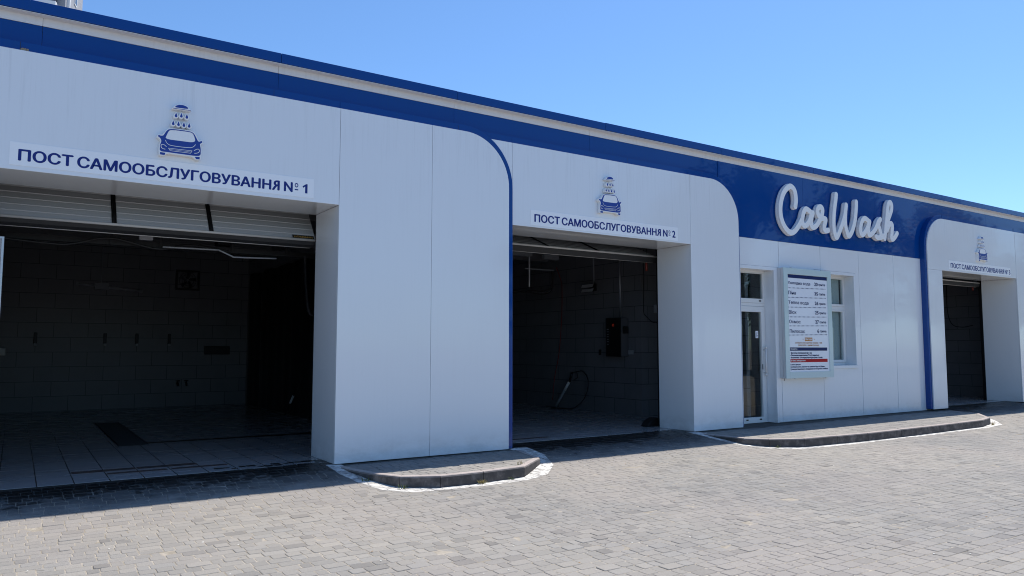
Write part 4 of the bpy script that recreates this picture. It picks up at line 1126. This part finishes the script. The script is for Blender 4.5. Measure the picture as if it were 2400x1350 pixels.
# services under the lintel of bay 1
m_ = MB(); m_.tube(catmull([(1.55, 1.45, 2.925), (2.20, 1.45, 2.935), (2.26, 1.45, 2.93), (2.42, 1.45, 2.865), (2.50, 1.45, 2.852), (3.03, 1.45, 2.87)], 4), 0.011, 8)
o = rebase(m_.build('water_pipe', M['greymetal'], smooth=True), (2.3, 1.45, 2.9)); tag(o, 'thin bright cranked pipe hanging under the left bay lintel', 'pipe')
m_ = MB()
for y, z in ((1.62, 2.93), ): m_.box(-0.9, 4.4, y, y + .06, z, z + .07)
for x in (0.95, 1.53, 2.45, 3.2): m_.box(x, x + .035, 1.60, 1.62, 2.93, 3.9)
o = rebase(m_.build('cable_rail', M['darkmetal']), (1.5, 1.62, 2.93)); tag(o, 'dark horizontal steel rail on hangers under the left bay ceiling', 'rail')
m_ = MB(); m_.tube(catmull([(-.5, 1.5, 2.93), (.3, 1.5, 2.88), (.55, 1.5, 2.90), (.95, 1.5, 3.0), (1.5, 1.5, 2.90), (1.9, 1.52, 2.98), (2.4, 1.5, 2.93)], 6), 0.014, 6)
o = rebase(m_.build('hanging_cable', M['rubber'], smooth=True), (.9, 1.5, 2.9)); tag(o, 'thick black cable sagging below the rail in the left bay', 'cable')
m_ = MB(); m_.box(1.26, 1.42, 1.35, 1.42, 2.99, 3.06); o = rebase(m_.build('sensor_box', M['greymetal'], bevel=.006), (1.34, 1.38, 2.99)); tag(o, 'small grey sensor box under the middle of the left bay door', 'sensor')
pts = []
cpts = catmull([(3.36, 1.2, 2.90), (3.365, 1.2, 2.70), (3.39, 1.2, 2.40), (3.42, 1.2, 2.18), (3.45, 1.2, 2.09), (3.50, 1.2, 2.06)], 14)
m_ = MB()
hel = []
for i in range(len(cpts) * 8):
    u = i / 8; k = min(int(u), len(cpts) - 2); p = Vector(cpts[k]).lerp(Vector(cpts[k + 1]), u - k); a = i * 1.15
    hel.append((p.x + .018 * math.cos(a), p.y + .018 * math.sin(a), p.z))
m_.tube(hel, 0.004, 5); o = rebase(m_.build('spiral_cable', M['darkmetal']), (3.4, 1.2, 2.1)); tag(o, 'grey spiral cable hanging beside the right jamb of the left bay', 'cable')
t = empty('wall_cabinet', (-.25, .9, 1.9), 'tall pale framed panel standing at the left picture edge inside the left bay', 'cabinet')
MB().box(-.47, -.170, 0.915, 1.0, 1.90, 2.84).build('panel_body', M['boardside'], t, bevel=.006)
f = MB(); frame(f, -.47, -.162, 1.89, 2.85, .022, .895, .914); f.build('panel_frame', M['alu'], t)
# boom of bay 1 ceiling
t = empty('ceiling_boom', (3.0, 4.6, 4.07), 'dark ceiling swivel boom with motor in the left bay', 'boom')
m_ = MB(); m_.tube([(3.0, 4.6, 4.07), (3.0, 4.6, 3.62)], .05, 10); m_.build('post', M['darkmetal'], t)
m_ = MB(); m_.tube([(3.0, 4.6, 3.66), (4.3, 3.6, 3.62)], .022, 8); m_.build('arm', M['darkmetal'], t)
MB().box(2.86, 3.12, 4.46, 4.72, 3.40, 3.62).build('motor', M['darkmetal'], t, bevel=.03)
t = empty('pressure_lance', (4.93, 6.8, .15), 'spray lance with pale grip leaning on the black tarpaulin', 'lance')
m_ = MB(); m_.tube([(4.87, 7.0, .17), (4.965, 6.45, .84)], .011, 8); m_.build('tube', M['darkmetal'], t)
m_ = MB(); m_.tube([(4.909, 6.775, .445), (4.932, 6.645, .605)], .024, 8); m_.build('grip', M['acrylic2'], t)

# ------------------------------------------------------------------ equipment in bay 2
t = empty('payment_terminal', (11.12, 3.45, 1.428), 'black payment terminal box on the right wall of the middle bay', 'terminal')
MB().box(11.02, 11.249, 3.20, 3.67, 1.43, 2.275).build('case', M['casegrey'], t, bevel=.008)
fp = MB().box(11.0, 11.019, 3.185, 3.68, 1.425, 2.280).build('front_panel', M['black'], t, bevel=.003)
m_ = MB(); v_, f_ = text_geo('05', 0, 0.06, 0, 0.055, 0)
m_.add([(10.9985, 3.455 - x, 2.09 + z) for x, y, z in v_], f_); m_.build('red_digits', mat('red_led', (0.3, 0.02, 0.01), 0.5, emit=((1, 0.09, 0.04), 0.10)), fp)
m_ = MB()
for k in range(7): m_.box(10.9975, 10.9995, 3.575, 3.64, 2.02 - k * .055, 2.035 - k * .055)
m_.build('button_row', M['greymetal'], fp)
MB().box(11.07, 11.19, 3.13, 3.199, 1.93, 2.09).build('card_reader', M['black'], t, bevel=.012)
m_ = MB(); m_.tube([(11.225, 3.43, 2.276), (11.225, 3.45, 4.06)], .022, 10); o = rebase(m_.build('conduit', M['alu'], smooth=True), (11.225, 3.43, 2.276)); tag(o, 'bright vertical conduit rising from the black payment terminal', 'pipe')
t = empty('floodlight', (11.15, 4.36, 2.9), 'unlit twin floodlight on the right wall of the middle bay', 'floodlight')
for k, (z0, z1) in enumerate(((3.00, 3.095), (2.90, 2.99))):
    m_ = MB(); m_.add([(11.01, 4.12, z0), (11.01, 4.58, z0), (11.05, 4.58, z1), (11.05, 4.12, z1), (11.12, 4.12, z0 + .03), (11.12, 4.58, z0 + .03), (11.12, 4.58, z1), (11.12, 4.12, z1)], [(3, 2, 1, 0), (4, 5, 6, 7), (0, 1, 5, 4), (1, 2, 6, 5), (2, 3, 7, 6), (3, 0, 4, 7)])
    q = m_.build('lamp_head', M['darkmetal'], t, bevel=.004)
    m_ = MB(); m_.add([(11.006, 4.14, z0 + .008), (11.006, 4.56, z0 + .008), (11.042, 4.56, z1 - .008), (11.042, 4.14, z1 - .008)], [(3, 2, 1, 0)]); m_.build('lamp_glass', M['lampglass'], q)
MB().box(11.12, 11.249, 4.28, 4.42, 2.96, 3.06).build('bracket', M['darkmetal'], t)
m_ = MB(); m_.tube([(11.235, 4.36, 3.04), (11.235, 4.38, 4.06)], .016, 8); m_.build('conduit', M['greymetal'], t)
for y0, y1, z0, z1, nm, lb, ct in ((3.035, 3.19, 1.475, 1.565, 'wall_socket', 'grey double wall socket right of the payment terminal', 'socket'), (4.125, 4.195, 1.455, 1.58, 'key_switch', 'small dark key switch left of the payment terminal', 'switch')):
    o = rebase(MB().box(11.22, 11.249, y0, y1, z0, z1).build(nm, M['greymetal'] if nm == 'wall_socket' else M['darkmetal'], bevel=.006), (11.249, y0, z0)); tag(o, lb, ct)
t = empty('spray_gun', (11.05, 5.3, .17), 'grey foam lance with black gun and hose leaning on the block wall', 'spray gun')
m_ = MB(); m_.tube([(11.0, 5.56, .20), (11.17, 5.24, .80)], .032, 12); m_.build('lance_tube', M['greymetal'], t, smooth=True)
m_ = MB(); m_.tube([(11.115, 5.344, .60), (11.17, 5.24, .80)], .034, 12); m_.build('white_sleeve', M['acrylic2'], t, smooth=True)
m_ = MB(); m_.tube([(11.17, 5.24, .80), (11.19, 5.19, .95), (11.19, 5.17, 1.02)], .03, 8); m_.tube([(11.19, 5.18, 1.02), (11.19, 4.96, 1.05), (11.19, 4.93, .92), (11.19, 5.08, .86)], .014, 8); m_.build('gun', M['black'], t, smooth=True)
m_ = MB(); m_.tube(catmull([(11.18, 4.96, 1.05), (11.17, 4.72, 1.07), (11.15, 4.52, .92), (11.12, 4.47, .70), (11.05, 4.55, .42), (10.95, 4.78, .22), (10.85, 5.1, .185), (10.85, 5.5, .185), (10.95, 5.9, .185)], 8), .011, 8); m_.build('hose', M['rubber'], t, smooth=True)
m_ = MB(); m_.tube(catmull([(10.55, 4.9, 3.5), (10.9, 5.2, 3.25), (11.2, 5.55, 3.10), (11.21, 5.58, 2.4), (11.2, 5.68, 1.5), (11.15, 5.8, .9), (11.05, 5.75, .35)], 8), .010, 8); o = rebase(m_.build('hanging_hose', M['redhose'], smooth=True), (11.1, 5.6, .3)); tag(o, 'thin dark red hose hanging down the block wall of the middle bay', 'hose')
t = empty('swivel_boom', (9.85, 5.0, 4.07), 'ceiling swivel boom with looped black hoses in the middle bay', 'boom')
m_ = MB(); m_.tube([(9.84, 5.0, 4.07), (9.84, 5.0, 3.02)], .022, 10); m_.build('drop_pipe', M['alu'], t)
m_ = MB(); m_.tube([(9.72, 5.0, 3.44), (10.55, 5.0, 3.44)], .016, 8); m_.build('arm', M['greymetal'], t)
for a, b_, c_ in ((9.30, 9.86, 3.72), (10.2, 10.62, 3.68)): MB().box(a, b_, 4.9, 5.0, c_, c_ + .11).build('trolley_rail', M['greymetal'], t)
m_ = MB(); m_.tube(catmull([(10.48, 5.0, 3.44), (10.50, 5.0, 3.2), (10.42, 5.0, 3.0), (10.2, 5.0, 2.93), (9.85, 5.0, 2.94), (9.3, 5.0, 2.90)], 6), .016, 8); m_.tube(catmull([(10.52, 5.0, 3.44), (10.54, 5.02, 3.15), (10.45, 5.02, 2.93), (10.2, 5.02, 2.87), (9.85, 5.02, 2.89), (9.3, 5.02, 2.86)], 6), .016, 8); m_.build('looped_hose', M['rubber'], t, smooth=True)
m_ = MB(); m_.tube(catmull([(11.30, 2.76, 3.75), (11.30, 2.76, 3.0), (11.29, 2.76, 2.42), (11.34, 2.74, 2.30), (11.48, 2.7, 2.18), (11.60, 2.68, 2.17), (11.68, 2.7, 2.25), (11.70, 2.74, 2.40)], 6), .010, 6); o = rebase(m_.build('door_cable', M['rubber'], smooth=True), (11.3, 2.76, 2.2)); tag(o, 'black cable looping on the wall behind the middle bay right jamb', 'cable')
o = rebase(MB().box(11.62, 11.74, 2.70, 2.799, 2.38, 2.56).build('control_box', M['greymetal'], bevel=.006), (11.68, 2.799, 2.38)); tag(o, 'small control box at the end of the looping black cable', 'control box')
t = empty('roller_bracket', (9.93, 1.05, .17), 'small black door stop on the floor by the middle bay jamb', 'door stop')
m_ = MB(); m_.prism([(9.80, .172), (10.15, .172), (10.15, .30), (10.02, .32), (9.90, .27)], 1.12, 1.3); m_.build('stop_block', M['rubber'], t, bevel=.01)
MB().box(9.70, 10.0, 1.04, 1.14, .1715, .180).build('foot_plate', M['rubber'], t)
for x, y, z, lb in ((9.86, 1.15, 3.06, 'red release handle hanging at the top right of the middle bay'), (21.95, 1.05, 3.20, 'orange release handle hanging at the top right of the far bay')):
    t = empty('release_handle', (x, y, z), lb, 'handle', 'door release handles')
    m_ = MB(); m_.tube([(x, y, z + .18), (x, y, z)], .022, 8); m_.build('grip', M['orangeplastic'], t, smooth=True)
    m_ = MB(); m_.tube([(x, y, z + .18), (x, y, z + .6)], .004, 5); m_.build('cord', M['rubber'], t)
# ------------------------------------------------------------------ equipment in bay 3
m_ = MB(); m_.tube(catmull([(23.68, 2.6, 3.6), (23.68, 2.62, 2.8), (23.68, 2.5, 2.35), (23.68, 2.2, 2.25), (23.68, 1.9, 2.3)], 6), .012, 6); o = rebase(m_.build('wall_cable', M['rubber'], smooth=True), (23.68, 2.5, 2.3)); tag(o, 'black cable on the right wall of the far bay', 'cable')
o = rebase(MB().box(23.62, 23.699, 1.25, 1.42, 2.0, 2.12).build('switch_box', M['greymetal'], bevel=.006), (23.699, 1.3, 2.0)); tag(o, 'small grey switch box on the wall inside the far bay', 'switch')
# nest of leaves left on the ledge of the left portal
m_ = MB()
for k in range(14):
    a = random.uniform(0, 6.28); x, y, z = -0.055 + random.uniform(-.03, .03), 0.014 + random.uniform(-.006, .006), 4.725 + random.uniform(0, .012)
    d = Vector((math.cos(a), 0.3 * math.sin(a), 0.4 * math.sin(a * 3))) * .02; n = Vector((-.3 * d.y, d.x * .2, .015))
    m_.add([Vector((x, y, z)) - d - n, Vector((x, y, z)) + d - n, Vector((x, y, z)) + d + n, Vector((x, y, z)) - d + n], [(0, 1, 2, 3)])
o = rebase(m_.build('dry_leaf_clump', mat('dry_leaf', (.30, .24, .17), .8)), (-.055, .012, 4.722)); tag(o, 'dry leaf clump caught on the ledge at upper left', 'leaves')

# ------------------------------------------------------------------ apartment tower far behind
def brick_mat():
    m = mat('grey_facing_brick', (0.4, 0.4, 0.42), 0.85); g = NG(m)
    x, y, z = g.xyz(); u = g.new('ShaderNodeCombineXYZ'); g.l.new(g.math('ADD', x, y), u.inputs[0]); g.l.new(z, u.inputs[1])
    b = g.new('ShaderNodeTexBrick'); g.l.new(u.outputs[0], b.inputs['Vector']); b.inputs['Scale'].default_value = 1
    b.inputs['Brick Width'].default_value = 0.5; b.inputs['Row Height'].default_value = 0.16; b.inputs['Mortar Size'].default_value = 0.012
    b.inputs['Color1'].default_value = (0.34, 0.35, 0.38, 1); b.inputs['Color2'].default_value = (0.27, 0.28, 0.31, 1); b.inputs['Mortar'].default_value = (0.30, 0.30, 0.32, 1)
    g.l.new(b.outputs[0], g.b.inputs['Base Color']); return m
M['brick'] = brick_mat(); M['twhite'] = mat('white_balcony_panel', (0.80, 0.80, 0.80), 0.5); M['tglass'] = mat('tower_window_glass', (0.05, 0.06, 0.08), 0.1)
K = Vector((3.65, 110.0, 0)); eR = Vector((0.25, 0.968, 0)); eL = Vector((-0.968, 0.25, 0)); LR, LL, TH = 10.25, 22.0, 62.0
Tt = empty('apartment_tower', tuple(K + eR * 5 + eL * 11), 'tall grey brick apartment tower with white balconies behind the roof at upper left', 'building')
def obox(mb, a, s0, s1, n, d0, d1, z0, z1):
    """box on a tower face: along direction a from K, outward normal n"""
    p = [K + a * s + n * d for s, d in ((s0, d0), (s1, d0), (s1, d1), (s0, d1))]
    mb.add([(q.x, q.y, z0) for q in p] + [(q.x, q.y, z1) for q in p], [(3, 2, 1, 0), (4, 5, 6, 7), (0, 1, 5, 4), (1, 2, 6, 5), (2, 3, 7, 6), (3, 0, 4, 7)])
m_ = MB(); p = [K, K + eR * LR, K + eR * LR + eL * LL, K + eL * LL]
m_.add([(q.x, q.y, 0) for q in p] + [(q.x, q.y, TH) for q in p], [(0, 1, 5, 4), (1, 2, 6, 5), (2, 3, 7, 6), (3, 0, 4, 7), (4, 5, 6, 7)]); m_.build('wall', M['brick'], Tt)
nR, nL = -eL, -eR
for fl in range(12, 22):
    z = 0.55 + fl * 2.8
    m_ = MB(); obox(m_, eR, 4.9, 6.4, nR, .02, .10, z + .85, z + 2.45); w = m_.build('window', M['twhite'], Tt)
    m_ = MB(); obox(m_, eR, 5.12, 6.18, nR, .05, .115, z + 1.02, z + 2.28); m_.build('pane', M['tglass'], w)
    m_ = MB(); obox(m_, eL, 0.9, 7.0, nL, 0.0, 1.25, z, z + 1.15); b_ = m_.build('balcony', M['twhite'], Tt)
    m_ = MB(); obox(m_, eL, 1.0, 6.9, nL, 0.02, 1.15, z + 1.16, z + 2.35); m_.build('glazing', M['tglass'], b_)
    m_ = MB(); obox(m_, eL, 9.5, 15.5, nL, 0.0, 1.25, z, z + 1.15); b_ = m_.build('balcony', M['twhite'], Tt)
    m_ = MB(); obox(m_, eL, 9.6, 15.4, nL, 0.02, 1.15, z + 1.16, z + 2.35); m_.build('glazing', M['tglass'], b_)
m_ = MB(); obox(m_, eR, 0.9, 1.25, nR, 0.0, 0.35, 20, TH); m_.build('downpipe', M['twhite'], Tt)

# ------------------------------------------------------------------ street trees across the yard (mirrored in the panels)
def leaf_mat():
    m = mat('tree_foliage', (0.06, 0.1, 0.03), 0.6); g = NG(m); r = g.island()
    g.l.new(g.mix(r, (0.035, 0.075, 0.018), (0.10, 0.14, 0.045)), g.b.inputs['Base Color']); return m
M['leaf'] = leaf_mat(); M['bark'] = mat('bark', (0.10, 0.08, 0.06), 0.9)
def tree_mesh(seed, h):
    r = np.random.default_rng(seed); m_ = MB(); t_ = MB()
    t_.tube([(0, 0, 0), (.1, 0, h * .25), (0, .1, h * .5), (0, 0, h * .85)], [.22, .18, .12, .04], 8)
    cl = []
    for k in range(38):
        a = r.uniform(0, 6.28); zz = h * r.uniform(.28, 1.0); rad = h * .26 * math.sin(math.pi * min(1, (zz / h - .18) / .86)) + .3
        d = rad * math.sqrt(r.uniform(.1, 1)); c = Vector((d * math.cos(a), d * math.sin(a), zz)); cl.append(c)
        t_.tube([(0, 0, zz * .72), tuple(c * .5 + Vector((0, 0, zz * .40))), tuple(c)], [.05, .035, .012], 5)
    for c in cl:
        s_ = h * r.uniform(.06, .11)
        for q in range(110):
            v = Vector(r.normal(size=3)); v.normalize(); p = c + v * s_ * r.uniform(.3, 1.05); a = Vector(r.normal(size=3)).normalized(); b = a.orthogonal().normalized(); L_ = r.uniform(.10, .2)
            m_.add([p - a * L_ - b * L_ * .5, p + a * L_ - b * L_ * .5, p + a * L_ + b * L_ * .5, p - a * L_ + b * L_ * .5], [(0, 1, 2, 3)])
    return m_, t_
protos = []
tx = [(33, -21, 12), (40, -23, 13), (46, -20, 12.5), (53, -24, 14), (60, -21, 13), (69, -25, 14), (80, -22, 13), (27, -30, 9)]
tl = ['nearest broad leafy street tree across the yard', 'second leafy tree of the row across the yard', 'third leafy tree of the row across the yard', 'fourth taller leafy tree of the row across the yard', 'fifth leafy tree of the row across the yard', 'sixth leafy tree of the row across the yard', 'last leafy tree at the far end of the row', 'low leafy tree standing behind the row across the yard']
for i, (x, y, h) in enumerate(tx):
    if i < 2:
        m_, t_ = tree_mesh(40 + i, 12.5)
        r_ = empty('street_tree', (0, 0, 0), tl[i], 'tree', 'street trees across the yard')
        cr_ = m_.build('crown', M['leaf'], r_); tr_ = t_.build('trunk', M['bark'], r_, smooth=True)
        protos.append((r_, cr_, tr_))
    else:
        s_ = protos[i % 2]; r_ = s_[0].copy(); col.objects.link(r_); r_['label'] = tl[i]
        for ch in s_[1:]:
            c_ = ch.copy(); col.objects.link(c_); c_.parent = r_
    r_.location = (x, y, -0.06); r_.rotation_euler = (0, 0, i * 1.3); r_.scale = (h / 12.5,) * 3
